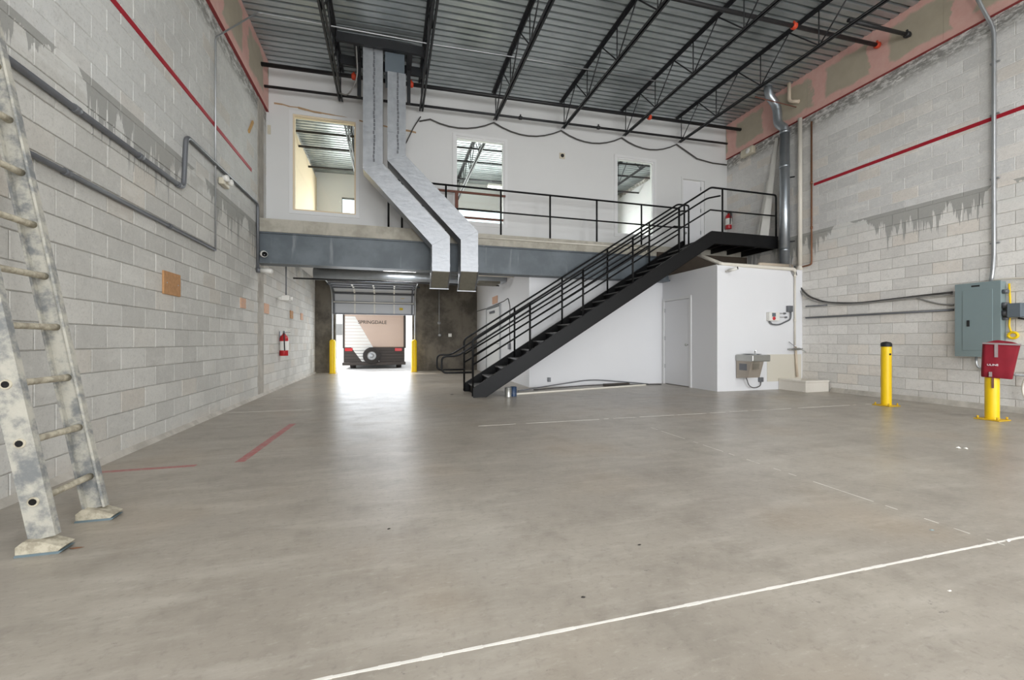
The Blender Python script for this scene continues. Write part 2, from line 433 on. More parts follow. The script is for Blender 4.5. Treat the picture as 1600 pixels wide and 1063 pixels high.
def text(name, body, size, mat, loc, rot, parent, sx=1.0, extrude=.002):
    cu = bpy.data.curves.new(name, 'FONT'); cu.body = body; cu.size = size; cu.extrude = extrude
    cu.align_x = 'CENTER'; cu.align_y = 'CENTER'; cu.materials.append(mat)
    t = bpy.data.objects.new(name, cu); C.objects.link(t)
    me = bpy.data.meshes.new_from_object(t.evaluated_get(bpy.context.evaluated_depsgraph_get()))
    bpy.data.objects.remove(t, do_unlink=True)
    o = bpy.data.objects.new(name, me); C.objects.link(o)
    place(o, Vector(loc), parent); o.rotation_euler = rot; o.scale = (sx, 1, 1)
    return o
def arc(c, r, a0, a1, n, plane):   # points on an arc; plane = two axis indexes
    out = []
    for i in range(n+1):
        a = a0+(a1-a0)*i/n; p = Vector(c); p[plane[0]] += r*math.cos(a); p[plane[1]] += r*math.sin(a); out.append(p)
    return out
def bend(path, r, n=5):            # rounds the corners of a polyline
    P = [Vector(p) for p in path]; out = [P[0]]
    for i in range(1, len(P)-1):
        a = (P[i-1]-P[i]); b = (P[i+1]-P[i]); k = min(r, a.length*.45, b.length*.45)
        p0 = P[i]+a.normalized()*k; p1 = P[i]+b.normalized()*k
        for j in range(n+1):
            t = j/n; out.append(p0*(1-t)**2+P[i]*2*t*(1-t)+p1*t*t)
    out.append(P[-1]); return out

# ------------------------------------------------------------------ room dimensions
XL, XR = -2.45, 9.04            # block walls
YB, YF = 15.55, -5.7            # front facade with the roll-up door; wall behind the camera
YD = 9.05                       # edge of the mezzanine slab
YW = 9.72                       # upper office wall
ZD, ZS = 3.42, 3.17             # slab top and underside
SLOPE = .026
def zr(x): return 6.78+SLOPE*(x-XL)

# ------------------------------------------------------------------ floor
fl = G().box((XL-.3, YF-.3, -.2), (XR+.3, YB+.15, 0)).obj('floor', FLOOR, label='polished grey brown concrete warehouse floor', kind='structure')
def joint(p0, p1, wd, parent, gaps=.04):
    p0, p1 = Vector(p0), Vector(p1); d = (p1-p0); Ln = d.length; d.normalize(); r = Vector((-d.y, d.x, 0))
    n = int(Ln/.07); g = G()
    for i in range(n):
        if random.random() < gaps: continue
        a = p0+d*(Ln*i/n); b = p0+d*(Ln*(i+1)/n)
        w0 = wd*random.uniform(.6, 1.1)/2; w1 = wd*random.uniform(.6, 1.1)/2
        g.add([a-r*w0+Vector((0,0,-.002)), b-r*w1+Vector((0,0,-.002)), b+r*w1+Vector((0,0,-.002)), a+r*w0+Vector((0,0,-.002)),
               a-r*w0+Vector((0,0,.0012)), b-r*w1+Vector((0,0,.0012)), b+r*w1+Vector((0,0,.0012)), a+r*w0+Vector((0,0,.0012))],
              [(4,5,6,7),(0,1,5,4),(2,3,7,6)])
    g.obj('joint_filler', JOINTF, parent)
joint((XL+.3, 1.467, 0), (XR, 1.467, 0), .016, fl, .02)
joint((1.0, 5.283, 0), (8.2, 5.283, 0), .011, fl, .18)
joint((3.12, -3, 0), (3.12, 4.6, 0), .008, fl, .35)
joint((-2.4, 7.3, 0), (-1.2, 7.3, 0), .008, fl, .1)

# ------------------------------------------------------------------ block walls
def block_mesh(ln, h, proud, sgn, mat):
    e = .004; d = .03; x0 = -d*sgn; x1 = proud*sgn; a, c = ln/2, h/2
    vs = [(x0,-a,-c),(x0,a,-c),(x0,a,c),(x0,-a,c),(x1-e*sgn*.8,-a,-c),(x1-e*sgn*.8,a,-c),(x1-e*sgn*.8,a,c),(x1-e*sgn*.8,-a,c),
          (x1,-a+e,-c+e),(x1,a-e,-c+e),(x1,a-e,c-e),(x1,-a+e,c-e)]
    fs = [(0,1,5,4),(1,2,6,5),(2,3,7,6),(3,0,4,7),(4,5,9,8),(5,6,10,9),(6,7,11,10),(7,4,8,11),(8,9,10,11)]
    g = G(); g.add(vs, fs); return g
def block_wall(wall, x, sgn, ranges, ztop, zline, mat, blocked, parent_off):
    cand = []; rows = int(math.ceil(ztop/.2032))
    for r in range(rows):
        z0 = r*.2032; z1 = min(z0+.1935, ztop)
        if z1-z0 < .06: continue
        for (ya, yb) in ranges:
            y = ya-(.2032 if r % 2 else 0)
            while y < yb:
                s, e = max(y, ya), min(y+.4064-.0097, yb)
                y += .4064
                if e-s < .05: continue
                cand.append((s, e, z0, z1))
    scored = []
    for (s, e, z0, z1) in cand:
        q = [proj((x, yy, zz)) for yy, zz in ((s, z0), (e, z0), (e, z1), (s, z1))]
        ok = all(p is not None for p in q); A = 0
        if ok:
            cx = sum(p[0] for p in q)/4; cy = sum(p[1] for p in q)/4
            if -5 < cx < 1605 and -5 < cy < 1068 and not blocked((s+e)/2, (z0+z1)/2):
                A = abs(sum(q[i][0]*q[(i+1) % 4][1]-q[(i+1) % 4][0]*q[i][1] for i in range(4)))/2
        scored.append((A, (s, e, z0, z1)))
    scored.sort(key=lambda t: -t[0])
    cache = {}; rest = G()
    for i, (A, (s, e, z0, z1)) in enumerate(scored):
        up = (z0+z1)/2 > zline
        pr = (.0045 if up else .010)
        ln, h = round(e-s, 3), round(z1-z0, 3)
        c = (x, (s+e)/2, (z0+z1)/2)
        if i < 300 and A > 0:
            key = (ln, h, up)
            if key not in cache: cache[key] = block_mesh(ln, h, pr, sgn, mat).mesh('block', mat)
            o = bpy.data.objects.new('block', cache[key]); C.objects.link(o)
            place(o, (c[0]+sgn*random.uniform(-.0015, .0015), c[1], c[2]), wall)
        else:
            gm = block_mesh(ln, h, pr, sgn, mat)
            rest.add([(v[0]+c[0], v[1]+c[1], v[2]+c[2]) for v in gm.v], gm.f)
    rest.obj('block_field', mat, wall, kind='stuff')
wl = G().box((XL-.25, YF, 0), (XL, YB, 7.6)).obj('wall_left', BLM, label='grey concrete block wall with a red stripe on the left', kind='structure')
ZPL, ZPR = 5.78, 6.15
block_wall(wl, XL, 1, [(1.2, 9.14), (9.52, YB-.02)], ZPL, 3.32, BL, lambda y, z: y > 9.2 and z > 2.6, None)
G().box((XL-.02, 9.15, 0), (XL+.012, 9.51, 5.78)).obj('tie_column', TIECOL, wl)
G().box((XL-.01, -2, 4.172), (XL+.0145, 8.75, 4.228)).obj('painted_stripe', RED, wl)
g = G()
for x0, s in ((XL, 1),):
    g.add([(XL,-5,0),(XL+.05,-5,0),(XL+.012,-5,.05),(XL,-5,.05),(XL,YB,0),(XL+.05,YB,0),(XL+.012,YB,.05),(XL,YB,.05)], [(1,2,6,5),(2,3,7,6),(0,1,2,3)])
g.obj('grout_fillet', CURB, wl)
wr = G().box((XR, YF, 0), (XR+.25, YB, 7.6)).obj('wall_right', BRM, label='pale concrete block wall with a red stripe on the right', kind='structure')
block_wall(wr, XR, -1, [(1.2, YW+.1)], ZPR, 3.52, BR, lambda y, z: (y > 7.45 and z < 2.72) or (y > 8.0 and z < 3.6), None)
G().box((XR-.0145, -2, 4.522), (XR+.01, 7.19, 4.582)).obj('painted_stripe', RED, wr)
G().add([(XR,-5,0),(XR-.06,-5,0),(XR-.015,-5,.09),(XR,-5,.09),(XR,6.8,0),(XR-.06,6.8,0),(XR-.015,6.8,.09),(XR,6.8,.09)], [(1,2,6,5),(2,3,7,6),(0,1,2,3),(4,5,6,7)]).obj('grout_fillet', CURB, wr)
# fire taped drywall heads above both block walls, board by board
def head(wall, x0, x1, z0, zt):
    y = -4.88
    while y < YW-.02:
        e = min(y+2.44, YW-.01)
        G().box((x0, y, z0), (x1, e-.003, zt)).obj('drywall_board', PINK, wall)
        y += 2.44
hl = empty('trim_1', (XL, 2.4, ZPL), label='pink taped drywall band heading the left block wall', kind='structure')
head(hl, XL, XL+.05, ZPL, zr(XL)+.02)
hr = empty('trim_2', (XR, 2.4, ZPR), label='pink taped drywall band heading the right block wall', kind='structure')
head(hr, XR-.05, XR, ZPR, zr(XR)+.02)
G().box((XL, YF+.8, ZPL-.009), (XL+.054, YW, ZPL)).obj('fire_caulk', CAULK, hl)
G().box((XR-.055, YF+.8, ZPR-.009), (XR, YW, ZPR)).obj('fire_caulk', CAULK, hr)

# ------------------------------------------------------------------ roof deck sheets and joists
ceil = empty('ceiling', (3.3, 5, 6.9), label='corrugated galvanised metal roof deck', kind='structure')
def sheet(y0, nr=6):
    prof = []; p = .1524
    for i in range(nr):
        y = y0+i*p
        prof += [(y, 0), (y+.100, 0), (y+.105, .045), (y+.147, .045)]
    prof.append((y0+nr*p, 0)); g = G(); n = len(prof); xa, xb = XL-.05, XR+.05; xm = [xa, xb]
    vs = [(x, y, zr(x)+z) for x in xm for y, z in prof]+[(x, y, zr(x)+z+.002) for x in xm for y, z in prof]
    fs = []
    for i in range(n-1):
        fs.append((i, i+1, n+i+1, n+i)); fs.append((2*n+i, 3*n+i, 3*n+i+1, 2*n+i+1))
    g.v = vs; g.f = [list(f) for f in fs]; g.sm = [False]*len(fs)
    g.obj('deck_sheet', DECK, ceil)
y = YF-.2
while y < YB+.1: sheet(y); y += .9144
G().add([(XL-.3, YF-.5, zr(XL)+.06), (XR+.3, YF-.5, zr(XR)+.06), (XR+.3, YB+.4, zr(XR)+.06), (XL-.3, YB+.4, zr(XL)+.06),
         (XL-.3, YF-.5, zr(XL)+.2), (XR+.3, YF-.5, zr(XR)+.2), (XR+.3, YB+.4, zr(XR)+.2), (XL-.3, YB+.4, zr(XL)+.2)],
        [(0,3,2,1),(4,5,6,7),(0,1,5,4),(1,2,6,5),(2,3,7,6),(3,0,4,7)]).obj('roof_insulation', DUSTY, ceil)
JX = [-1.0, .65, 2.33, 4.03, 5.70, 7.35]
JD = .70
def make_joist(x, y0, y1, label, group):
    zt = zr(x)-.004; zb = zt-JD
    r = empty('bar_joist', (x, (y0+y1)/2, zb), label=label, cat='roof joist', group=group)
    g = G()
    for s in (-1, 1):
        g.box((x+s*.008, y0, zt-.006), (x+s*.055, y1, zt)); g.box((x+s*.008, y0, zt-.05), (x+s*.014, y1, zt))
    g.obj('top_chord', JOIST, r)
    g = G(); yb1 = y1-.12
    for s in (-1, 1):
        g.box((x+s*.008, y0+.12, zb), (x+s*.048, yb1, zb+.006)); g.box((x+s*.008, y0+.12, zb), (x+s*.014, yb1, zb+.042))
    g.obj('bottom_chord', JOIST, r)
    n = max(2, round((y1-y0)/1.25)); st = (yb1-.08-(y0+.2))/n
    gd = G().tube([(0, 0, 0), (0, -st*.52, JD-.06)], .0125, 6).mesh('web', JOIST)
    gv = G().tube([(0, 0, 0), (0, 0, JD-.06)], .0115, 6).mesh('web', JOIST)
    ge = G().tube([(0, 0, 0), (0, -st*.48, -JD+.06)], .0125, 6).mesh('web', JOIST)
    for i in range(n+1):
        yy = yb1-.08-i*st
        for me, p in ((gv, (x, yy, zb+.03)), (gd, (x, yy-.02, zb+.03)), (ge, (x, yy-st*.52, zt-.03))):
            if me is not gv and i == n: continue
            o = bpy.data.objects.new('web', me); C.objects.link(o); place(o, p, r)
    return r
ords = ['behind the tall silver ducts on the left', 'just right of the tall silver ducts', 'ending above the middle office window', 'between the middle and right office windows', 'ending above the right office window', 'nearest the pink right wall band']
for x, t in zip(JX, ords): make_joist(x, YF+.1, YW-.04, 'black open web roof joist '+t, 'hall roof joists')
for x, t in zip(JX, ['left window', 'left window right edge', 'middle window', 'middle window right side', 'right window', 'right window far side']):
    make_joist(x, YW+.2, YB-.1, 'grey open web joist inside the upper office seen through '+t, 'office roof joists')

# ------------------------------------------------------------------ wall behind the camera with two openings added to let light in
def holed(g, axis_y, thick, x0, x1, z0, z1, holes, ztop=None):
    xs = sorted({x0, x1, *[h[0] for h in holes], *[h[1] for h in holes]}); zs = sorted({z0, z1, *[h[2] for h in holes], *[h[3] for h in holes]})
    for i in range(len(xs)-1):
        for j in range(len(zs)-1):
            cx, cz = (xs[i]+xs[i+1])/2, (zs[j]+zs[j+1])/2
            if any(h[0] < cx < h[1] and h[2] < cz < h[3] for h in holes): continue
            a, b = zs[j], zs[j+1]
            if ztop and b == z1:
                p = [(xs[i], a), (xs[i+1], a), (xs[i+1], ztop(xs[i+1])), (xs[i], ztop(xs[i]))]
                g.prism(p, 1, axis_y, axis_y+thick)
            else: g.box((xs[i], axis_y, a), (xs[i+1], axis_y+thick, b))
    return g
holed(G(), YF-.25, .25, XL, XR, 0, 7.0, [(-1.7, 2.5, 0, 4.1), (4.3, 8.5, 0, 4.1)], lambda x: zr(x)+.05).obj('wall_rear', TILT, label='concrete wall with two added light openings behind the viewer', kind='structure')

# ------------------------------------------------------------------ facade with the roll-up door (far end)
DX0, DX1, DH = -1.80, .75, 2.75
wb = holed(G(), YB, .2, XL, XR, 0, 7.0, [(DX0, DX1, 0, DH), (-1.6, 8.4, 4.9, 6.0)], lambda x: zr(x)+.05).obj('wall_back', TILT, label='dark stained tilt up concrete facade around the roll up door', kind='structure')
for k, x in enumerate((.4, 2.4, 4.4, 6.4)):
    G().box((x-.04, YB+.04, 4.9), (x+.04, YB+.14, 6.0)).obj('window_mullion', TRIM, wb)
G().box((-1.6, YB+.08, 4.9), (8.4, YB+.088, 6.0)).obj('window_pane', GLASS, wb)

# ------------------------------------------------------------------ mezzanine slab, beam, office wall
slab = G().box((XL, YD, ZS), (XR, YB, ZD)).obj('mezzanine_slab', SLAB, label='concrete mezzanine floor slab above the grey beam', kind='structure')
G().box((XL+.02, YD+.35, ZS-.03), (3.08, YB, ZS-.001)).obj('soffit_board', UNDER, slab)
bm_ = empty('steel_beam', (3.3, 9.2, 2.57), label='slate grey steel beam carrying the mezzanine edge', cat='beam')
G().box((XL, YD+.02, ZS-.025), (XR, YD+.32, ZS-.0015)).obj('top_flange', BEAM, bm_)
G().box((XL, YD+.06, 2.595), (XR, YD+.08, ZS-.025)).obj('web_plate', BEAM, bm_)
G().box((XL, YD+.0, 2.565), (XR, YD+.32, 2.595)).obj('bottom_flange', BEAM, bm_)
G().box((XL+.001, YD+.02, 2.62), (XL+.03, YD+.06, 3.13)).obj('end_angle', RUST, bm_)
WIN = [(-1.95, -.72, 3.80, 5.80), (1.44, 2.60, 3.83, 5.80), (5.58, 6.68, 3.83, 5.80)]
DOR = (7.58, 8.28, ZD, 5.46)
wu = holed(G(), YW, .12, XL, XR, ZD, 7.0, WIN+[DOR], lambda x: zr(x)+.0).obj('wall_upper', WHITE, label='white drywall of the upper office facing the hall', kind='structure')
for k, (a, b, z0, z1) in enumerate(WIN):
    wn_ = empty('window_%d' % (k+1), ((a+b)/2, YW, z0), label=['tall office window nearest the left block wall', 'tall office window just right of the silver ducts', 'tall office window left of the upper white door'][k], kind='structure')
    for nm, lo, hi in (('frame_side', (a-.07, YW-.02, z0-.07), (a, YW+.0, z1+.07)), ('frame_side', (b, YW-.02, z0-.07), (b+.07, YW, z1+.07)),
                       ('frame_head', (a, YW-.02, z1), (b, YW, z1+.07)), ('frame_sill', (a, YW-.02, z0-.07), (b, YW, z0))):
        G().box(lo, hi).obj(nm, TRIM, wn_)
    for lo, hi in (((a, YW, z0), (a+.03, YW+.12, z1)), ((b-.03, YW, z0), (b, YW+.12, z1)), ((a+.03, YW, z1-.03), (b-.03, YW+.12, z1)), ((a+.03, YW, z0), (b-.03, YW+.12, z0+.03))):
        G().box(lo, hi).obj('jamb_lining', CREAM if k == 0 else TRIM, wn_)
    G().box((a+.03, YW+.055, z0+.03), (b-.03, YW+.061, z1-.03)).obj('pane', GLASS, wn_)
d1 = empty('door_1', ((DOR[0]+DOR[1])/2, YW, ZD), label='open white door on the mezzanine beside the block wall', kind='structure')
for lo, hi in (((DOR[0]-.05, YW-.015, ZD), (DOR[0], YW, DOR[3]+.05)), ((DOR[1], YW-.015, ZD), (DOR[1]+.05, YW, DOR[3]+.05)), ((DOR[0], YW-.015, DOR[3]), (DOR[1], YW, DOR[3]+.05))):
    G().box(lo, hi).obj('door_casing', WHITE, d1)
lf = G().bbox((DOR[0]+.01, YW+.03, ZD+.01), (DOR[1]-.1, YW+.07, DOR[3]-.02), .004).obj('door_leaf', WHITE2, d1)
G().box((DOR[1]-.1, YW+.02, ZD), (DOR[1], YW+.1, DOR[3])).obj('door_jamb', TRIM, d1)
for z in (4.0, 4.6, 5.2): G().box((DOR[1]-.115, YW+.012, z), (DOR[1]-.09, YW+.03, z+.1)).obj('hinge', EMT, lf)
G().lathe([(.0, -.06), (.028, -.055), (.032, -.035), (.016, -.02), (.016, .0), (.03, .002)], (DOR[0]+.09, YW+.028, 4.0), 1, 14).obj('knob', STEEL, lf)
# upper office interior
G().box((XL, YW+.12, ZD), (XL+.06, YB, 6.55)).obj('wall_office_left', CREAM, label='cream wall inside the upper office behind the left window', kind='structure')
G().box((XR-.06, YW+.12, ZD), (XR, YB, 6.9)).obj('wall_office_right', WHITE2, label='white wall inside the upper office behind the right window', kind='structure')
holed(G(), YB-.03, .028, XL, XR, ZD, 7.0, [(-1.6, 8.4, 4.9, 6.0)], lambda x: zr(x)-.01).obj('wall_office_back', WHITE2, label='white far wall of the upper office with a band of windows', kind='structure')
for x, t in ((.6, 'left'), (3.4, 'middle'), (6.2, 'right')):  # lamps added to brighten the office interior
    r = empty('office_fill_lamp', (x, 12.4, 5.7), label='added fill lamp inside the upper office, %s of three' % t, cat='lamp', group='added office fill lamps')
    G().bbox((x-.6, 12.3, 5.72), (x+.6, 12.5, 5.78), .008).obj('housing', PLASTIC, r)
    G().box((x-.57, 12.32, 5.705), (x+.57, 12.48, 5.72)).obj('diffuser', TUBE, r)
    for s_ in (-.5, .5): G().tube([(x+s_, 12.4, 5.78), (x+s_, 12.4, zr(x+s_))], .004, 6).obj('hanger_wire', EMT, r)
    area('office_fill', (x, 12.4, 5.70), (0, 0, 0), 1.1, .16, 55, (1, .985, .95))
# small marks of the upper wall
G().bbox((-2.42, YW-.02, 5.32), (-2.36, YW, 5.5), .004).obj('wall_switch', BEIGEP, label='small beige cover plate at the top left corner of the office wall', cat='cover plate')
g = G(); x = XL+.12; pts = []
for i in range(20):
    xx = -2.3+i*.15; pts.append(Vector((xx, YW-.004, 5.98-.012*i+random.uniform(-.012, .012))))
for i in range(len(pts)-1):
    h0 = random.uniform(.012, .03); g.add([pts[i]+Vector((0,.004,-h0)), pts[i+1]+Vector((0,.004,-h0)), pts[i+1]+Vector((0,.004,h0*.4)), pts[i]+Vector((0,.004,h0*.4)),
        pts[i]+Vector((0,-.004,-h0)), pts[i+1]+Vector((0,-.004,-h0)), pts[i+1]+Vector((0,-.004,h0*.4)), pts[i]+Vector((0,-.004,h0*.4))], [(4,5,6,7),(0,1,5,4),(2,3,7,6)])
g.obj('adhesive_scar', GLUE, wu)
p = PY(878, 244, YW)
r = empty('smoke_sensor', p, label='small round sensor high on the white office wall', cat='sensor')
G().bbox((p.x-.07, YW-.03, p.z-.07), (p.x+.07, YW, p.z+.07), .01).obj('base_plate', BEIGEP, r)
G().lathe([(0, -.06), (.035, -.055), (.045, -.03), (.045, 0)], (p.x, YW-.0, p.z), 1, 14).obj('sensor_head', RUBBER, r)

# lower white wall, side wall, bathroom box
YLW, XS = 9.36, 3.10
wlow = G().box((XS, YLW, 0), (6.7, YLW+.12, ZS)).obj('wall_lower', WHITE2, label='white wall behind the black staircase', kind='structure')
wside = G().box((XS, YLW+.12, 0), (XS+.12, YB, ZS)).obj('wall_side', WHITE2, label='white side wall with a grey door beyond the staircase', kind='structure')
BX, BY, BZ = 6.69, 7.47, 2.70
D2 = (8.29, 9.31, 2.12)
g = G()
g.box((BX, BY, 0), (XR, BY+.1, BZ)); g.box((BX, BY+.1, 0), (BX+.1, D2[0], BZ)); g.box((BX, D2[0], D2[2]), (BX+.1, D2[1], BZ)); g.box((BX, D2[1], 0), (BX+.1, YLW, BZ))
g.box((BX+.1, BY+.1, BZ-.06), (XR, YLW, BZ))
wbx = g.obj('wall_box', WHITE2, label='white boxed-in room under the stair landing', kind='structure')
G().box((BX-.012, BY+.0, BZ-.015), (BX, YLW, BZ+.012)).obj('cap_trim', TRIM, wbx)
G().box((8.02, BY-.008, .18), (9.0, BY, .78)).obj('splash_panel', FRP, wbx)
d2 = empty('door_2', (BX, (D2[0]+D2[1])/2, 0), label='plain white door in the boxed-in room under the landing', kind='structure')
lf = G().bbox((BX+.015, D2[0]+.05, .012), (BX+.055, D2[1]-.03, D2[2]-.045), .003).obj('door_leaf', WHITE2, d2)
G().box((BX-.02, D2[0]-.02, 0), (BX+.06, D2[0]+.045, D2[2]+.02)).obj('door_jamb', TRIM, d2)
G().box((BX-.02, D2[1]-.025, 0), (BX+.06, D2[1]+.03, D2[2]+.02)).obj('door_jamb', TRIM, d2)
G().box((BX-.012, D2[0]+.045, D2[2]-.04), (BX+.06, D2[1]-.025, D2[2]+.02)).obj('door_head', TRIM, d2)
p = PX(1071, 539, BX)
G().lathe([(0, -.075), (.025, -.07), (.03, -.05), (.014, -.035), (.014, -.0), (.032, .002), (.032, .014)], (BX+.015, D2[0]+.13, p.z), 0, 14).obj('knob', STEEL, lf)
for z in (.4, 1.1, 1.8): G().box((BX+.006, D2[1]-.045, z), (BX+.02, D2[1]-.02, z+.1)).obj('hinge', EMT, lf)
# door in the side wall
a = PX(741, 500, XS).y; 
d3 = empty('door_3', (XS, 13.3, 0), label='pale door in the side wall seen through the stair railing', kind='structure')
ya, yb = PX(782, 540, XS).y, PX(762, 540, XS).y
lf = G().bbox((XS-.03, ya+.02, .01), (XS+.0, yb, 2.1), .003).obj('door_leaf', WHITE, d3)
for lo, hi in (((XS-.04, ya-.06, 0), (XS, ya+.01, 2.17)), ((XS-.04, yb+.01, 0), (XS, yb+.08, 2.17)), ((XS-.04, ya+.01, 2.11), (XS, yb+.01, 2.17))):
    G().box(lo, hi).obj('door_casing', EMT, d3)
G().tube([(XS-.03, ya+.1, 1.0), (XS-.08, ya+.1, 1.0), (XS-.08, ya+.22, 1.0)], .012, 8).obj('lever_handle', STEEL, lf)
q = PX(771, 488, XS)
G().bbox((XS-.07, q.y-.3, q.z-.04), (XS-.03, q.y+.3, q.z+.03), .006).obj('door_closer', EMTD, lf)
# dark framing over the boxed-in room
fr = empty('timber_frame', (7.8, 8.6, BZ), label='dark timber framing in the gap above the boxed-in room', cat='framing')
for i in range(6):
    x = 6.75+i*.4; G().box((x, YLW-.11, BZ+.0), (x+.04, YLW-.02, ZS-.0)).obj('stud', DARKWOOD, fr)
G().box((BX+.1, YLW-.02, BZ), (XR, YLW, ZS)).obj('backing_board', DARKWOOD, fr)
G().box((6.3, YD-.035, BZ+.01), (XR-.02, YD-.004, 3.27)).obj('added_dark_board', DARKWOOD, fr)  # dark board added in front of the beam

# ------------------------------------------------------------------ staircase
SY0, SY1 = 7.95, 9.0            # front and rear stringer planes
RISE, RUN, NR = .181, .292, 19
def st_top(x): return .183+.62*(x-1.53)
XT = 1.53+(3.56-.183)/.62
LX1 = 8.87
stair = empty('staircase', (4.5, 8.5, 0), label='black steel staircase with pipe railings and a top landing', cat='staircase')
def stringer(ya, yb, xe):
    x0 = 1.51; zb0 = 0
    xb = 1.53+(.0+.327-.183)/.62      # underside meets the floor
    xk = 1.53+(3.28+.327-.183)/.62
    poly = [(x0, 0), (xb, 0), (xk, 3.28), (xe, 3.28), (xe, 3.56), (XT, 3.56), (x0, st_top(x0))]
    g = G().prism(poly, 1, ya, yb)
    for (p0, p1) in (((xb, 0), (xk, 3.28)), ((xk, 3.28), (xe, 3.28)), ((x0, st_top(x0)), (XT, 3.56)), ((XT, 3.56), (xe, 3.56))):
        y0, y1 = (ya, ya+.06) if ya < 8.5 else (yb-.06, yb)
        g.bar((p0[0], (y0+y1)/2, p0[1]+.003), (p1[0], (y0+y1)/2, p1[1]+.003), .06, .008)
    return g.obj('stringer', BLACK, stair)
stringer(SY0, SY0+.012, LX1)
stringer(SY1-.012, SY1, 7.05)
tm = G().bbox((0, SY0+.013, -.03), (.30, SY1-.013, 0), .006).mesh('tread', TREAD)
rm = G().box((0, SY0+.013, 0), (.006, SY1-.013, RISE-.02)).mesh('riser', BLACK)
for k in range(1, NR):
    o = bpy.data.objects.new('tread', tm); C.objects.link(o); place(o, (1.60+(k-1)*RUN, 0, k*RISE), stair)
for k in range(0, NR):
    o = bpy.data.objects.new('riser', rm); C.objects.link(o); place(o, (1.62+k*RUN+(.0 if k else 0), 0, k*RISE-.004), stair)
G().box((XT-.02, SY0+.012, 3.415), (LX1, YD+.0, 3.44)).obj('landing_plate', BLACK, stair)
G().box((LX1-.012, SY0+.012, 3.28), (LX1, YD, 3.56)).obj('end_channel', BLACK, stair)
for x in (7.4, 7.9, 8.4): G().box((x, SY0+.012, 3.31), (x+.04, YD, 3.415)).obj('landing_joist', BLACK, stair)
PR = .021
def st_side(y, posts, ys_hand, front):
    off = [.94, .62, .45]
    x0 = 1.51; rel = lambda x, h: Vector((x, y, st_top(x)+h))
    if front:
        xe = LX1-.03
        G().tube(bend([(x0, y, .02), (x0, y, st_top(x0)+.94), rel(XT, 1.0), (xe, y, 4.56), (xe, y, 3.5)], .07), PR, 10).obj('top_rail', BLACK, stair)
        xk = XT-.02
        G().tube([rel(x0, .62), rel(xk, .5) , (xe, y, 4.06)], PR*.8, 10).obj('mid_rail', BLACK, stair)
        G().tube([rel(x0, .45), rel(6.13, .42)], PR*.8, 10).obj('lower_rail', BLACK, stair)
        end = [rel(XT-.05, .86), Vector((7.29, ys_hand, 4.42))]
    else:
        xe = 7.06
        G().tube(bend([(x0, y, .02), (x0, y, st_top(x0)+.94), rel(6.85, .99), (7.05, y, st_top(6.85)+.99), (7.17, y, st_top(6.85)+.99), (7.17, y, 3.45)], .07), PR, 10).obj('top_rail', BLACK, stair)
        G().tube([rel(x0, .62), rel(6.75, .5), (7.17, y, st_top(6.75)+.5)], PR*.8, 10).obj('mid_rail', BLACK, stair)
        G().tube([rel(x0, .45), rel(6.04, .42)], PR*.8, 10).obj('lower_rail', BLACK, stair)
        G().tube([(7.04, y, 3.45), (7.04, y, st_top(6.85)+.98)], PR, 10).obj('post', BLACK, stair)
        end = [rel(6.85, .82), Vector((7.04, ys_hand, st_top(6.85)+.82))]
    hx = 1.22; hz = .79
    sl = lambda x: hz+.62*(x-hx)
    path = [(x0, ys_hand, .475), (.93, ys_hand, .475), (.93, ys_hand, .79), (hx, ys_hand, hz), (end[0].x, ys_hand, sl(end[0].x)), end[1]]
    G().tube(bend(path, .1), PR*.9, 10).obj('handrail', BLACK, stair)
    for x in posts:
        hgt = .94+(.06*(x-1.5)/5.3)
        G().tube([(x, y, st_top(x)-.2), (x, y, st_top(x)+hgt)], PR, 10).obj('post', BLACK, stair)
st_side(SY0+.03, [2.66, 3.81, 4.97, 6.13], SY0+.10, True)
G().tube([(7.29, SY0+.03, 3.5), (7.29, SY0+.03, 4.56)], PR, 10).obj('post', BLACK, stair)
st_side(SY1-.03, [2.63, 3.76, 4.91, 6.04], SY1-.10, False)
# mezzanine guard rail
gr = empty('guard_rail', (3.5, YD+.05, ZD), label='black pipe guard rail along the mezzanine edge', cat='railing')
yg = YD+.05
G().tube([(-.06, yg, 4.42), (7.0, yg, 4.42)], PR, 10).obj('top_rail', BLACK, gr)
G().tube([(-.06, yg, 3.93), (7.0, yg, 3.93)], PR*.85, 10).obj('mid_rail', BLACK, gr)
for x in (-.04, .23, 1.14, 2.353, 3.518, 4.70, 5.907, 6.98):
    G().tube([(x, yg, ZD-.0), (x, yg, 4.42)], PR, 10).obj('post', BLACK, gr)
rs = empty('rusty_rail', (1.9, YD+.38, ZD), label='rusty brown spare rail standing behind the guard rail', cat='rail')
G().bar((.9, YD+.4, 4.42), (2.55, YD+.4, 4.42), .045, .04).obj('rail', RUST, rs)
G().bar((.9, YD+.4, 3.86), (2.5, YD+.4, 3.86), .045, .04).obj('rail', RUST, rs)
G().bar((1.42, YD+.4, ZD), (1.42, YD+.4, 4.42), .07, .05).obj('upright', RUST, rs)
G().tube([(1.75, YD-.02, 3.33), (6.0, YD-.02, 3.33), (6.0, YD-.02, 3.25)], .017, 8).obj('slab_edge_pipe', PVC, label='thin cream pipe running along the mezzanine slab edge', cat='pipe')

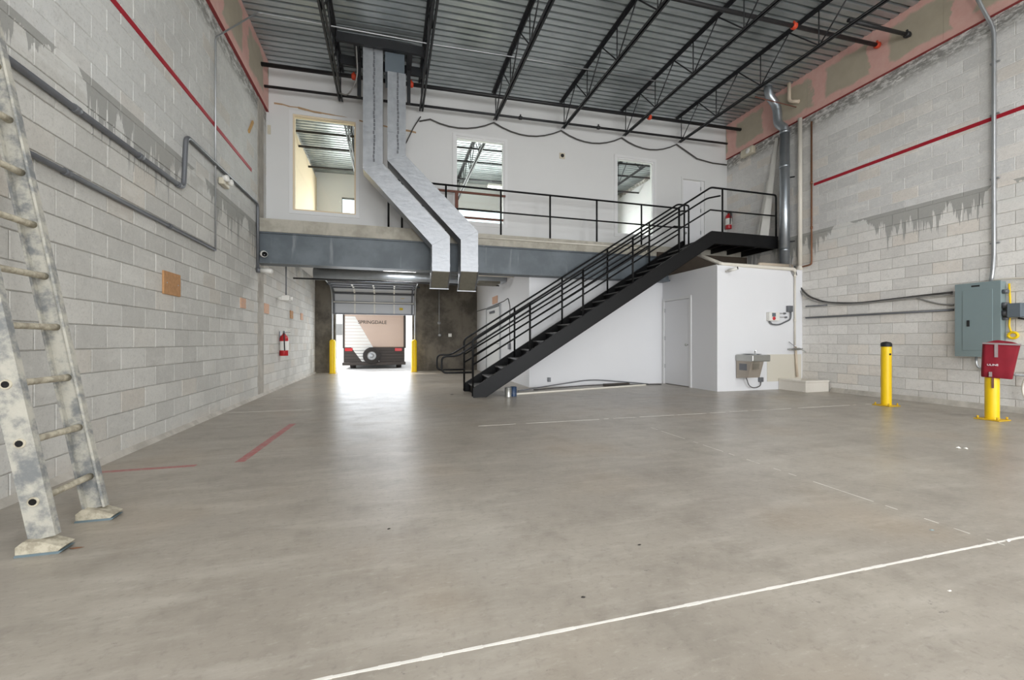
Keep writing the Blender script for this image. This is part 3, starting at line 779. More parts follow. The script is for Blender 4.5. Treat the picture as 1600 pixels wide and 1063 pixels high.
# ------------------------------------------------------------------ silver ducts
YDU = 8.45
def duct(label, x0a, x1a, ztop, bl, br, x0b, x1b, bl2, br2, zend, zel):
    r = empty('air_duct', ((x0b+x1b)/2, YDU+.2, zend), label=label, cat='duct', group='foil wrapped drop ducts')
    ya, yb = YDU, YDU+.36
    G().prism([(x0a, bl), (x1a, br), (x1a, ztop), (x0a, ztop)], 1, ya, yb).obj('vertical_run', FOIL, r)
    G().prism([(x0a, bl-.002), (x0b, bl2+.002), (x1b, br2+.002), (x1a, br-.002)], 1, ya+.001, yb-.001).obj('offset_run', FOIL, r)
    G().prism([(x0b, zend), (x1b, zend), (x1b, br2), (x0b, bl2)], 1, ya, yb).obj('drop_run', FOIL, r)
    # slanted outlet boot closed by a dusty grille
    G().prism([(ya, zend), (yb, zel), (yb, zend)], 0, x0b, x0b+.012).obj('boot_side', FOIL, r)
    G().prism([(ya, zend), (yb, zel), (yb, zend)], 0, x1b-.012, x1b).obj('boot_side', FOIL, r)
    G().box((x0b+.012, yb-.01, zel), (x1b-.012, yb, zend)).obj('boot_back', FOIL, r)
    G().prism([(ya+.004, zend+.004), (ya+.004, zend-.012), (yb-.012, zel+.002), (yb-.012, zel+.018)], 0, x0b+.012, x1b-.012).obj('outlet_grille', DUSTY, r)
    G().box((x0b-.02, yb-.03, zel-.014), (x1b+.02, yb+.012, zel+.002)).obj('rim', FOIL, r)
    for x in (x0b-.016, x1b+.002): G().bar((x+.007, ya, zend), (x+.007, yb, zel), .014, .03).obj('rim', FOIL, r)
    mx = (x0a+x1a)/2+.02
    sm = G()
    z = bl+.15; i = 0
    while z < ztop-.03:
        q_ = random.uniform(-.008, .008); sm.bbox((mx-.016+q_, ya-.012, z), (mx+.016+q_, ya+.001, z+.062), .006); z += .075
    sm.obj('standing_seam', EMTD, r)
    for z in (bl+.55, bl+.05): G().box((x0a-.003, ya-.003, z), (x1a+.003, yb, z+.05)).obj('foil_tape', FOIL, r)
    G().box((x0b-.003, ya-.003, zend+.1), (x1b+.003, yb, zend+.15)).obj('foil_tape', FOIL, r)
    return r
duct('left of the two foil wrapped ducts, reaching the roof frame', -.50, -.14, 6.68, 4.33, 4.47, .785, 1.137, 2.97, 3.17, 2.46, 2.16)
duct('right of the two foil wrapped ducts, shorter at the top', -.055, .285, 6.25, 4.54, 4.67, 1.355, 1.708, 3.11, 3.30, 2.48, 2.13)
fr = empty('roof_curb_frame', (-.1, 8.5, 6.4), label='black steel frame around the ducts between two joists', cat='frame')
G().box((-.96, 8.36, 6.62), (.62, 8.43, 6.78)).obj('header', JOIST, fr)
G().box((-.96, 9.05, 6.62), (.62, 9.1, 6.8)).obj('header', JOIST, fr)
for x in (-.62, .36): G().box((x-.05, 8.43, 6.62), (x+.05, 9.05, 6.78)).obj('trimmer', JOIST, fr)
for x in (-.60, .36): G().box((x-.035, 8.92, 5.95), (x+.035, 8.98, 6.62)).obj('hanger', JOIST, fr)
G().box((-.1, 8.46, 6.24), (.26, 9.0, 6.62)).obj('plenum', PANELD, label='dark plenum box topping the shorter foil duct', cat='duct box')

# ------------------------------------------------------------------ sprinkler pipes
def pipe_x(name, label, x0, x1, y, z_at_left, r, mat=PIPEBLK, couplings=(), cat='pipe', group=None):
    f = lambda x: z_at_left+SLOPE*(x-XL)
    t = empty(name, ((x0+x1)/2, y, f(x0)), label=label, cat=cat, group=group)
    G().tube([(x0, y, f(x0)), (x1, y, f(x1))], r, 10).obj('pipe', mat, t)
    for x, m in couplings:
        G().tube([(x-.045, y, f(x-.045)), (x-.025, y, f(x-.025)), (x+.025, y, f(x+.025)), (x+.045, y, f(x+.045))], [r*1.15, r*1.6, r*1.6, r*1.15], 12).obj('coupling', m, t)
        G().tube([(x, y, f(x)+r), (x, y, f(x)+r+.05)], .018, 8).obj('outlet', m, t)
    return t
G_S = 'black sprinkler pipes under the roof'
pipe_x('sprinkler_pipe', 'upper black sprinkler main along the office wall with orange couplings', XL+.05, XR-.05, 9.20, 6.43, .04, couplings=((-.72, ORANGE), (.42, ORANGE), (6.2, ORANGE)), group=G_S)
pipe_x('sprinkler_pipe', 'lower thinner black pipe along the top of the office wall', XL+.05, XR-.3, 9.40, 6.12, .027, couplings=((2.9, PIPEBLK), (4.9, PIPEBLK)), group=G_S)
pipe_x('sprinkler_pipe', 'black sprinkler branch ending with a red flange at the pink band', 1.0, XR-.05, 5.86, 6.44, .036, couplings=((6.9, ORANGE), (XR-.1, ORANGE)), group=G_S)
pipe_x('sprinkler_pipe', 'short black pipe crossing the pink band nearest the viewer', 7.5, XR-.05, 5.36, 6.29, .033, couplings=((XR-.12, PIPEBLK),), group=G_S)
for k, (yy, zz) in enumerate(((10.9, 6.45), (11.6, 6.3), (12.6, 6.35), (14.0, 6.35))):
    pipe_x('sprinkler_pipe', 'dark pipe inside the upper office, %s from its window wall' % ['first', 'second', 'third', 'fourth'][k], XL+.06, XR-.07, yy, zz, .03, group='office ceiling pipes')

# ------------------------------------------------------------------ added fill lamps, unseen, hung from the roof above and behind the viewer
for i, x in enumerate((-.2, 3.2, 6.5)):
    for j, yy in enumerate((0.4, -3.0)):
        r = empty('high_bay_fill_lamp', (x, yy, 5.9), label='added unseen high bay fill lamp in the %s row, %s from the left wall' % (('near', 'rear')[j], ('first', 'second', 'third')[i]), cat='lamp', group='added high bay fill lamps')
        G().bbox((x-.6, yy-.17, 5.93), (x+.6, yy+.17, 6.0), .01).obj('housing', PLASTIC, r)
        G().box((x-.57, yy-.15, 5.915), (x+.57, yy+.15, 5.93)).obj('diffuser', TUBE, r)
        for s_ in (-.5, .5): G().tube([(x+s_, yy, 6.0), (x+s_, yy, zr(x+s_))], .004, 6).obj('hanger_wire', EMT, r)
        area('high_bay_fill', (x, yy, 5.91), (0, 0, 0), 1.14, .3, FILL_W, (.97, .985, 1))

# ------------------------------------------------------------------ items on the left wall
def wire(name, label, pts, r, mat, cat='cable', n=8, rb=.08):
    return G().tube(bend(pts, rb), r, n).obj(name, mat, label=label, cat=cat)
xl = XL+.04
c1 = empty('wall_conduit', (xl, 6.0, 3.2), label='grey pipe along the left wall that jogs up over a bend', cat='conduit')
zA = 2.87
P1 = [(xl, 1.0, PX(150, 194, xl).z), (xl, PX(287, 285, xl).y, PX(150, 194, xl).z), (xl, PX(291, 212, xl).y, PX(291, 212, xl).z), (xl, 9.02, PX(300, 212, xl).z), (xl, 9.02, 2.45)]
G().tube(bend(P1, .1), .026, 10).obj('pipe', EMTD, c1)
for yy in (4.2, 5.1, 5.9): G().tube([(xl, yy-.03, P1[0][2]), (xl, yy+.03, P1[0][2])], .033, 10).obj('coupling', EMTD, c1)
P2z = PX(170, 304, xl).z
c2 = empty('wall_conduit', (xl, 4.5, P2z), label='lower straight grey pipe along the left wall ending mid-wall', cat='conduit')
G().tube([(xl, 1.0, P2z), (xl, PX(336, 389, xl).y, P2z)], .022, 10).obj('pipe', EMTD, c2)
for yy in (4.1, 5.7): G().tube([(xl, yy-.03, P2z), (xl, yy+.03, P2z)], .028, 10).obj('coupling', EMTD, c2)
yv = PX(338, 200, xl).y
c3 = empty('thin_conduit', (xl, yv, 2.4), label='thin steel conduit climbing the left wall and crossing the roof', cat='conduit')
zc = 6.52
G().tube(bend([(xl-.01, yv, PX(338, 388, xl).z), (xl-.01, yv, PX(340, 62, xl).z), (PZ(403, 20, zc).x, 7.9, zc), (.68, 7.9, zc+.02), (2.4, 7.9, zc+.08), (5.8, 7.9, zc+.16)], .06), .012, 8).obj('conduit', EMT, c3)
def emergency_light(p, label, sgn=1):
    r = empty('emergency_light', p, label=label, cat='emergency light')
    G().bbox((p[0], p[1]-.13, p[2]-.05), (p[0]+sgn*.07, p[1]+.13, p[2]+.05), .015).obj('housing', BEIGEP, r)
    for s in (-1, 1):
        c = (p[0]+sgn*.09, p[1]+s*.09, p[2]+.045)
        hd = G().lathe([(0, -.05), (.035, -.045), (.05, .0), (.05, .03), (.0, .034)], c, 0, 12).obj('lamp_head', PLASTIC, r)
    return r
p = PX(346, 286, XL+.012); emergency_light(p, 'beige emergency light under the thin conduit on the left wall')
for i, (x, y, sz, m, t) in enumerate(((267, 444, .26, OSB, 'large strand board square screwed on the left block wall'), (379, 474, .17, OSBP, 'small pink plywood square left of the concrete tie column'),
        (416, 482.5, .2, OSBP, 'plywood square just past the concrete tie column'), (455, 492, .2, OSB, 'plywood square right of the wall extinguisher'), (471, 495, .19, OSBP, 'farthest plywood square on the left wall'))):
    p = PX(x, y, XL+.012); b_ = empty('board_square', p, label=t, cat='board', group='wood squares on the left wall')
    G().bbox((XL+.011, p.y-sz*.75, p.z-sz*.5), (XL+.03, p.y+sz*.75, p.z+sz*.5), .003).obj('board', m, b_)
    for s in (-1, 1): G().lathe([(0, .004), (.008, .003), (.008, 0)], (XL+.03, p.y+s*sz*.5, p.z), 0, 8).obj('screw', EMT, b_)
def extinguisher(p, label, sgn, hz=.5):
    r = empty('fire_extinguisher', (p[0], p[1], p[2]-hz/2), label=label, cat='extinguisher')
    x, y, z = p[0]+sgn*.09, p[1], p[2]-hz/2
    k = hz/.5
    body = G().lathe([(0, 0), (.07*k, .0), (.075*k, .015), (.075*k, .32*k), (.06*k, .36*k), (.028*k, .39*k), (.026*k, .41*k), (0, .41*k)], (x, y, z), 2, 18).obj('cylinder', FIRE, r)
    G().lathe([(.0762*k, .10*k), (.0766*k, .11*k), (.0766*k, .26*k), (.0762*k, .27*k)], (x, y, z), 2, 18).obj('label_band', PLASTIC, body)
    G().bbox((x-.02, y-.02, z+.4*k), (x+.02, y+.02, z+.46*k), .004).obj('valve', EMTD, r)
    G().bar((x, y, z+.46*k), (x+sgn*.12*k, y-.02, z+.5*k), .022, .01).obj('lever', PLASTIC, r)
    G().bar((x, y, z+.43*k), (x+sgn*.11*k, y-.02, z+.43*k), .022, .01).obj('carry_handle', EMTD, r)
    G().tube(bend([(x, y, z+.43*k), (x+sgn*.03, y-.11*k, z+.40*k), (x+sgn*.04, y-.1*k, z+.1*k)], .06), .012, 8).obj('hose', RUBBER, r)
    G().box((p[0], y-.04, z+.2*k), (p[0]+sgn*.02, y+.04, z+.45*k)).obj('bracket', EMTD, r)
    return r
p = PX(437, 535, XL+.012); extinguisher(p, 'red fire extinguisher hung on the left block wall past the tie column', 1, .62)
p = PX(447, 453, XL+.3)
hg = empty('hanging_lamp_box', p, label='small lamp box hung on a rod under the mezzanine by the left wall', cat='lamp')
yq = PX(447, 453, XL+.2).y
G().tube([(XL+.2, yq, 2.1), (XL+.2, yq, ZS-.03)], .014, 8).obj('rod', EMTD, hg)
G().bbox((XL+.12, yq-.1, 1.98), (XL+.28, yq+.1, 2.1), .015).obj('box', PLASTIC, hg)
for s in (-1, 1): G().lathe([(0, -.04), (.04, -.03), (.05, .03), (0, .035)], (XL+.2+s*.11, yq-.05, 2.03), 0, 12).obj('lamp_head', PLASTIC, hg)
# cameras at the left end of the beam
def turret(p, d, label):
    r = empty('security_camera', p, label=label, cat='camera'); p = Vector(p); d = Vector(d).normalized()
    G().tube([p-d*.06, p-d*.02, p+d*.05], [.06, .065, .055], 14).obj('housing', PLASTIC, r)
    G().tube([p+d*.045, p+d*.07, p+d*.075], [.05, .045, .0], 14).obj('lens', LENS, r)
turret((XL+.14, YD-.02, 2.73), (.5, -1, -.2), 'white turret camera on the left end of the grey beam')
bc = empty('security_camera', (XL+.1, YD-.02, 2.4), label='white bullet camera below the left end of the grey beam', cat='camera')
G().tube([(XL+.02, YD-.03, 2.42), (XL+.09, YD-.03, 2.42)], .05, 12).obj('mount', EMTD, bc)
G().tube([(XL+.09, YD-.03, 2.42), (XL+.28, YD-.08, 2.40), (XL+.3, YD-.085, 2.398)], [.048, .048, .03], 12).obj('body', PLASTIC, bc)
G().bbox((XL+.001, 8.52, 4.95), (XL+.03, 8.9, 5.0), .004).obj('wood_strip', TAN, label='short tan wood strip tilted on the left wall near the office', cat='wood strip').rotation_euler = (.9, 0, 0)

# ------------------------------------------------------------------ ladder
lad = empty('ladder', (-1.71, 2.96, 0), label='plaster caked aluminium ladder leaning on the left wall', cat='ladder')
lean = Vector((-.180, 0, 1)).normalized()          # up along the rails
nrm = Vector((lean.z, 0, -lean.x)) * 1.0           # out from the wall
def lp(y, s, n=0): return Vector((-1.705, y, .03))+lean*s+nrm*n
LADL = 4.5
for y, sg in ((2.75, 1), (3.17, -1)):
    # channel rail: web plus two flanges
    g = G()
    for i in range(1):
        a, b = lp(y, .04), lp(y, LADL)
        g.bar(a, b, .0875, .0118, up=(0, 1, 0))
        for n in (-.05, .05): g.bar(a+nrm*n+Vector((0, sg*.014, 0)), b+nrm*n+Vector((0, sg*.014, 0)), .012, .04, up=(0, 1, 0))
    rl = g.obj('rail', PLASTER, lad)
    f = G(); c = lp(y, 0)
    f.prism([(c.x-.09, .012), (c.x+.08, .012), (c.x+.10, .03), (c.x+.02, .065), (c.x-.06, .075), (c.x-.09, .05)], 1, y-.045, y+.045)
    ft = f.obj('foot', PLASTERD, lad)
    G().prism([(c.x-.095, 0), (c.x+.085, 0), (c.x+.1, .012), (c.x-.09, .012)], 1, y-.048, y+.048).obj('sole', BLUEP, ft)
    for k in range(14):
        s = .235+k*.305; q = lp(y, s)
        o = G().tube([q+Vector((0, -sg*.012, 0)), q+Vector((0, -sg*.003, 0))], [.024, .026], 14).obj('rung_collar', PLASTERD, rl)
        G().tube([q+Vector((0, -sg*.0125, 0)), q+Vector((0, -sg*.013, 0))], [.017, .017], 12).obj('rung_bore_shade', LENS, rl)  # dark disc painted in place of the shaded hollow of the rung
rg = G()
rungm = G().tube([(0, 0, 0), (0, .06, 0), (0, .2, 0), (0, .36, 0), (0, .42, 0)], [.021, .019, .0175, .019, .021], 12).mesh('rung', PLASTERD)
for k in range(14):
    o = bpy.data.objects.new('rung', rungm); C.objects.link(o); place(o, lp(2.75, .235+k*.305), lad)
q = lp(3.0, .235+3*.305)

# ------------------------------------------------------------------ far door, bollards, yard
dr = empty('rollup_door', (-.52, YB-.2, 0), label='white sectional overhead door half raised at the far end', cat='garage door')
yd = YB-.12
def section(p0, p1, last=False):
    # one door section between two (y,z) points, with hat stiles and a bottom rail on the inside
    p0, p1 = Vector((0, *p0)), Vector((0, *p1)); d = (p1-p0); Ln = d.length; d.normalize(); nn = Vector((0, -d.z, d.y))
    s = empty_part('door_section', (-.52, p0.y, p0.z), dr)
    def quad(x0, x1, a, b, n0, n1, nm, mat):
        vs = []
        for x in (x0, x1):
            for t, n in ((a, n0), (b, n0), (b, n1), (a, n1)):
                q = p0+d*t+nn*n; vs.append((x, q.y, q.z))
        G().add(vs, [(0,1,2,3),(7,6,5,4),(0,4,5,1),(1,5,6,2),(2,6,7,3),(3,7,4,0)]).obj(nm, mat, s)
    quad(DX0-.05, DX1+.05, .005, Ln-.005, 0, .02, 'skin', DOORP)
    quad(DX0-.05, DX1+.05, .005, .045, .02, .055, 'rail', DOORD); quad(DX0-.05, DX1+.05, Ln-.045, Ln-.005, .02, .055, 'rail', DOORD)
    for i, x in enumerate((DX0-.03, DX0+.63, DX0+1.27, DX0+1.92, DX1-.02)):
        quad(x-.025, x+.025, .045, Ln-.045, .02, .06, 'stile', PLASTIC if 0 < i < 4 else DOORD)
    return s
def empty_part(name, loc, parent):
    o = bpy.data.objects.new(name, None); C.objects.link(o); o.empty_display_size = .1; place(o, Vector(loc), parent); return o
section((yd, 1.98), (yd, 2.40)); section((yd, 2.40), (yd-.10, 2.72)); section((yd-.12, 2.74), (yd-.50, 2.88))
for i in range(2): section((yd-.52-.46*i, 2.885+.01*i), (yd-.96-.46*i, 2.895+.01*i))
G().tube([(DX0-.05, yd-.07, 2.40), (DX1+.05, yd-.07, 2.40)], .022, 8).obj('strut', PLASTIC, dr)
for x in (DX0-.09, DX1+.09):
    G().tube(bend([(x, yd-.03, .05), (x, yd-.03, 2.62), (x, yd-.45, 2.9), (x, yd-2.1, 2.95)], .25, 8), .025, 8).obj('track', EMT, dr)
    G().bar((x, yd-2.05, 2.95), (x, yd-2.05, ZS-.03), .03, .03).obj('track_hanger', DOORD, dr)
G().tube([(DX0-.25, yd-.15, 2.97), (DX1+.25, yd-.15, 2.97)], .03, 10).obj('torsion_shaft', DOORD, dr)
for z, x in ((2.2, DX1-.45), (2.6, DX1-.4)): G().box((x, yd-.075, z-.04), (x+.12, yd-.06, z+.04)).obj('warning_sticker', STICK, dr)
for x in (-1.845, .79):
    t = 'by the left jamb' if x < 0 else 'by the right jamb'
    b_ = empty('bollard', (x, 15.1, 0), label='yellow bollard guarding the roll up door '+t, cat='bollard', group='door bollards')
    G().lathe([(.095, 0), (.095, 1.04), (.09, 1.08), (.06, 1.12), (0, 1.13)], (x, 15.12, 0), 2, 18).obj('post', YEL, b_)
    G().lathe([(.125, 0), (.125, .012), (.106, .014)], (x, 15.12, 0), 2, 18).obj('base_ring', YELD, b_)
G().box((-30, YB+.2, -.25), (40, 70, -.02)).obj('yard', ASPH, label='pale concrete yard outside the roll up door', kind='structure')
G().box((-30, YF-40, -.25), (40, YF-.25, -.02)).obj('apron', ASPH, label='pale concrete apron outside the added dock openings', kind='structure')
fw = G().box((-26, 33, -.02), (30, 34, 7)).obj('far_building', FARW, label='white stucco building across the yard', cat='building')
w_ = PY(530, 515, 32.9); G().box((w_.x-.2, 32.94, w_.z-.4), (w_.x+.2, 33, w_.z+.4)).obj('window', CABLEG, fw)
# conduit and boxes on the dark facade, seen right of the door
fc = empty('facade_conduit', (1.9, YB-.02, 1.0), label='thin conduit with two round boxes on the dark facade', cat='conduit')
p0, p1 = PY(686, 505, YB), PY(687, 524, YB)
G().tube([(p0.x, YB-.02, ZS-.04), (p0.x, YB-.02, p1.z)], .014, 8).obj('conduit', EMT, fc)
for p in (p0, p1): G().lathe([(0, -.05), (.055, -.045), (.06, 0)], (p.x, YB, p.z), 1, 14).obj('round_box', EMT, fc)
p = PY(703, 524, YB); G().bbox((p.x-.06, YB-.04, p.z-.06), (p.x+.06, YB, p.z+.06), .008).obj('outlet_plate', PLASTIC, label='small white outlet plate on the dark facade', cat='outlet')
# trailer
TX0, TX1, TY = -1.77, .55, 17.8
tr = empty('camper_trailer', ((TX0+TX1)/2, 20, 0), label='beige and brown camper trailer parked outside the roll up door', cat='trailer')
zb = .82
G().bbox((TX0, TY, zb), (TX1, TY+6.5, 3.1), .05).obj('upper_body', TRBODY, tr)
lb = G().box((TX0, TY, .24), (TX1, TY+6.5, zb)).obj('lower_body', TRDARK, tr)
nS = 16
for i in range(1, nS):
    z = zb+i*.125; G().box((TX0+.05, TY-.006, z-.006), (TX1-.05, TY+.004, z+.006)).obj('siding_rib', TRBODY, tr)
for i in range(1, 5):
    z = .24+i*.115; G().box((TX0+.02, TY-.006, z-.008), (TX1-.02, TY+.004, z+.008)).obj('siding_rib', TYRE, lb)
G().prism([(TX0+.05, zb+.01), (TX0+1.1, zb+.01), (TX0+.42, 2.05), (TX0+.05, 2.05)], 1, TY-.004, TY+.002).obj('white_sash', TRWHITE, tr)  # white diagonal shapes laid on the rear face
G().prism([(TX0+.28, zb), (TX0+.95, zb), (TX0+1.35, .26), (TX0+.68, .26)], 1, TY-.004, TY+.002).obj('white_sash', TRWHITE, lb)
G().box((TX0-.03, TY-.02, zb-.03), (TX0+.03, TY+.05, 3.0)).obj('corner_trim', TRDARK, tr)
G().box((TX1-.03, TY-.02, zb-.03), (TX1+.05, TY+.05, 3.0)).obj('corner_trim', TRDARK, tr)
c = PY(581, 556, TY-.1)
G().lathe([(.17, -.10), (.3, -.11), (.335, -.06), (.335, .08), (.3, .1), (.17, .1)], (c.x, TY-.14, c.z), 1, 26).obj('spare_tyre', TYRE, tr)
G().lathe([(0, -.10), (.06, -.11), (.07, -.08), (.15, -.06), (.17, -.09)], (c.x, TY-.14, c.z), 1, 20).obj('wheel_rim', EMT, tr)
for x in (545, 622.5):
    p = PY(x, 546.5, TY); G().bbox((p.x-.14, TY-.03, p.z-.06), (p.x+.14, TY, p.z+.06), .01).obj('tail_lamp', TAIL, tr)
G().bbox((TX0-.04, TY-.12, .12), (TX1+.04, TY+.0, .24), .02).obj('bumper', TRDARK, tr)
for x in (TX0+.32, TX1-.22):
    G().tube([(x-.1, TY+.45, .30), (x+.1, TY+.45, .30)], .32, 22).obj('tyre', TYRE, tr)
text('lettering', 'SPRINGDALE', .19, TRDARK, (PY(582, 504, TY).x, TY-.008, PY(582, 504, TY).z), (R90, 0, 0), tr, 1.0)

# ------------------------------------------------------------------ under the mezzanine
G().tube([(XL+.4, 12.85, 2.95), (XS-.01, 12.85, 2.95)], .17, 20).obj('spiral_duct', GALV, label='round galvanised duct crossing under the mezzanine soffit', cat='duct')
G().tube([(XL+.006, 12.2, 2.72), (XS-.002, 12.2, 2.72)], .02, 8).obj('cross_pipe', PIPEBLK, label='black pipe crossing below the round duct', cat='pipe')
G().tube([(1.9, 10.6, 2.80), (3.08, 10.6, 2.80)], .07, 14).obj('drain_pipe', PVC, label='fat white drain pipe beside the foil duct elbows', cat='pipe')
for x, yy, t in ((.25, 12.3, 'beside the round duct'), (.3, 10.1, 'added out of sight behind the grey beam')):  # second lamp is added out of sight to brighten the bay
    r = empty('strip_lamp', (x, yy, 3.0), label='lit strip lamp under the mezzanine soffit '+t, cat='lamp', group='strip lamps under the mezzanine')
    G().bbox((x-.45, yy-.06, 3.06), (x+.45, yy+.06, 3.13), .006).obj('housing', PLASTIC, r)
    G().box((x-.44, yy-.045, 3.03), (x+.44, yy+.045, 3.06)).obj('diffuser', TUBE, r)
    area('strip_light', (x, yy, 3.025), (0, 0, 0), .86, .08, 34, (.97, .985, 1))
df = empty('air_diffuser', (2.6, 11.6, 2.5), label='boxy metal air diffuser beside the white side wall', cat='diffuser')
G().box((2.2, 11.3, 2.72), (3.08, 11.9, ZS-.031)).obj('box', GALV, df)
G().box((2.3, 11.28, 2.66), (2.9, 11.9, 2.72)).obj('collar', DUSTY, df)
for s, y_ in (('left', 13.9),):
    pass
# cable and boxes on the white side wall
q = [PX(x, y, XS-.008) for x, y in ((741, 488), (758, 483), (773, 477), (787, 471), (794, 466), (797, 480), (796, 510), (797, 538))]
wire('side_wall_cable', 'black cable looping over the white side wall', q, .012, CABLE)
p = PX(797, 541, XS); G().bbox((XS-.05, p.y-.07, p.z-.09), (XS, p.y+.07, p.z+.07), .006).obj('junction_box', EMTD, label='grey junction box low on the white side wall', cat='junction box')
p = PX(774, 469, XS); G().bbox((XS-.03, p.y-.3, p.z-.11), (XS, p.y+.3, p.z+.11), .004).obj('board_square', OSBP, label='orange wood block on the white side wall', cat='board')

# ------------------------------------------------------------------ swagged cable along the office wall
pts = [Vector((.62, YW-.03, 6.0))]
for k in range(2, 6):
    a = Vector((JX[k-1], YW-.05, zr(JX[k-1])-JD+.0)); b = Vector((JX[k], YW-.05, zr(JX[k])-JD+.0))
    for t in range(1, 9):
        u = t/8; pts.append(a.lerp(b, u)-Vector((0, 0, .22*4*u*(1-u)*(1.0 if k > 1 else .5))))
pts += [Vector((8.0, YW-.05, 6.03)), Vector((8.5, YW-.05, 5.97)), Vector((8.98, YW-.06, 5.97))]
G().tube(pts, .016, 8).obj('swag_cable', CABLE, label='dark cable swagged from joist to joist along the office wall', cat='cable')
wire('loop_cable', 'grey cable drooping beside the taller foil duct', [(-.62, 8.46, 6.64), (-.6, 8.6, 6.1), (-.8, 8.9, 5.9), (-.985, 9.2, 6.1)], .013, CABLEG, rb=.3)
wire('drop_cable', 'dark cable dropping behind the shorter foil duct', [(.65, YW-.05, 6.1), (.5, YW-.05, 5.85), (.3, YW-.05, 5.4), (.1, YW-.05, 5.2)], .012, CABLE, rb=.3)
p = PX(1172, 238, XR-.01)
el = empty('wall_horn', p, label='cream box lamp under the pink band above the landing', cat='lamp')
G().bbox((XR-.14, p.y-.2, p.z-.1), (XR-.015, p.y+.2, p.z+.1), .03).obj('housing', BEIGEP, el)
G().lathe([(0, -.02), (.05, -.02), (.07, .0)], (XR-.14, p.y-.05, p.z), 0, 12).obj('lamp_face', PLASTIC, el)
p = PX(1137, 343, XR-.01)
extinguisher((XR-.012, 9.56, 4.42), 'red fire extinguisher on the block wall above the landing', -1, .52)

# ------------------------------------------------------------------ pipes on the right wall
vp = empty('vent_pipe', (8.8, 7.9, 2.75), label='tall galvanised vent pipe rising behind the landing', cat='pipe')
def rx(x, y, X): return PX(x, y, X)
a = rx(1229, 404, 8.86); b = rx(1222, 205, 8.86); ym = a.y
ym = 7.77
G().tube([(8.86, ym, 2.72), (8.86, ym, rx(1224, 208, 8.86).z)], .105, 18).obj('lower_run', GALV, vp)
zt1 = rx(1224, 208, 8.86).z
G().tube(bend([(8.86, ym, zt1-.02), (8.86, ym, zt1+.1), (8.82, ym+.14, zt1+.26), (8.82, ym+.16, zt1+.62), (8.76, ym+.18, zt1+.78), (8.62, ym+.18, zt1+.9), (8.56, ym+.18, zr(8.56)+.0)], .12), .095, 16).obj('upper_run', GALV, vp)
for z in (zt1, zt1-.8, 3.2): G().tube([(8.86, ym, z-.03), (8.86, ym, z+.03)], .112, 18).obj('joint_band', GALV, vp)
for z in (3.4, 4.9): G().bar((8.9, ym, z), (XR-.01, ym-.12, z), .03, .02).obj('strap', RUBBER, vp)
dp = empty('drain_stack', (8.94, 7.0, 2.7), label='cream plastic stack beside the galvanised vent', cat='pipe')
py_ = PX(1250, 300, 8.97).y
ztp = PX(1250, 185, 8.97).z
G().tube([(8.97, py_, 2.80), (8.97, py_, ztp)], .045, 12).obj('stack', PVC, dp)
G().tube([(8.97, py_, 2.80), (8.97, py_, 2.74), (8.96, py_+.08, 2.73)], .05, 12).obj('elbow', PVC, dp)
cp = empty('copper_pipe', (8.98, 6.9, 2.7), label='rust brown pipe beside the cream plastic stack', cat='pipe')
cy_ = PX(1268, 300, 8.99).y
G().tube(bend([(8.99, cy_, PX(1268, 190, 8.99).z), (8.99, cy_, 2.78), (8.99, cy_+.6, 2.74)], .06), .018, 8).obj('pipe', COPPER, cp)
for z in (3.6, 4.6): G().tube([(8.99, cy_, z-.03), (8.99, cy_, z+.03)], .024, 8).obj('coupling', COPPER, cp)
ap = empty('ac_drain', (8.9, 7.2, 6.2), label='white plastic drain dropping from the roof over the pink band', cat='pipe')
yq = PX(1233, 140, 8.9).y
z0_ = PX(1234, 158, 8.9).z
G().tube(bend([(8.9, yq, zr(8.9)), (8.9, yq, z0_), (8.95, yq-.2, z0_-.1)], .08), .038, 12).obj('pipe', PVCB, ap)
G().tube([(7.85, 7.62, 6.55), (8.95, 7.55, 6.45)], .012, 8).obj('thin_rod', RUST, label='thin rusty rod crossing the pink band by the vent', cat='rod')
# leaning white boards behind the landing
bd = empty('leaning_board', (8.7, 8.5, ZD), label='white tapered board leaning on the block wall behind the landing', cat='board')
G().add([(8.70, 8.36, 3.442), (8.78, 8.16, 3.442), (8.995, 8.06, 6.0), (8.995, 8.14, 6.02), (8.725, 8.37, 3.442), (8.805, 8.17, 3.442), (9.02, 8.07, 6.0), (9.02, 8.15, 6.02)],
        [(0,1,2,3),(7,6,5,4),(0,4,5,1),(1,5,6,2),(2,6,7,3),(3,7,4,0)]).obj('board', PLASTIC, bd)
b2 = G().add([(8.76, 8.50, 3.442), (8.80, 8.40, 3.442), (8.97, 8.24, 5.05), (8.97, 8.36, 5.06), (8.785, 8.51, 3.442), (8.825, 8.41, 3.442), (8.995, 8.25, 5.05), (8.995, 8.37, 5.06)],
        [(0,1,2,3),(7,6,5,4),(0,4,5,1),(1,5,6,2),(2,6,7,3),(3,7,4,0)]).obj('leaning_board', PLASTIC, label='shorter white board leaning behind the tall tapered one', cat='board')
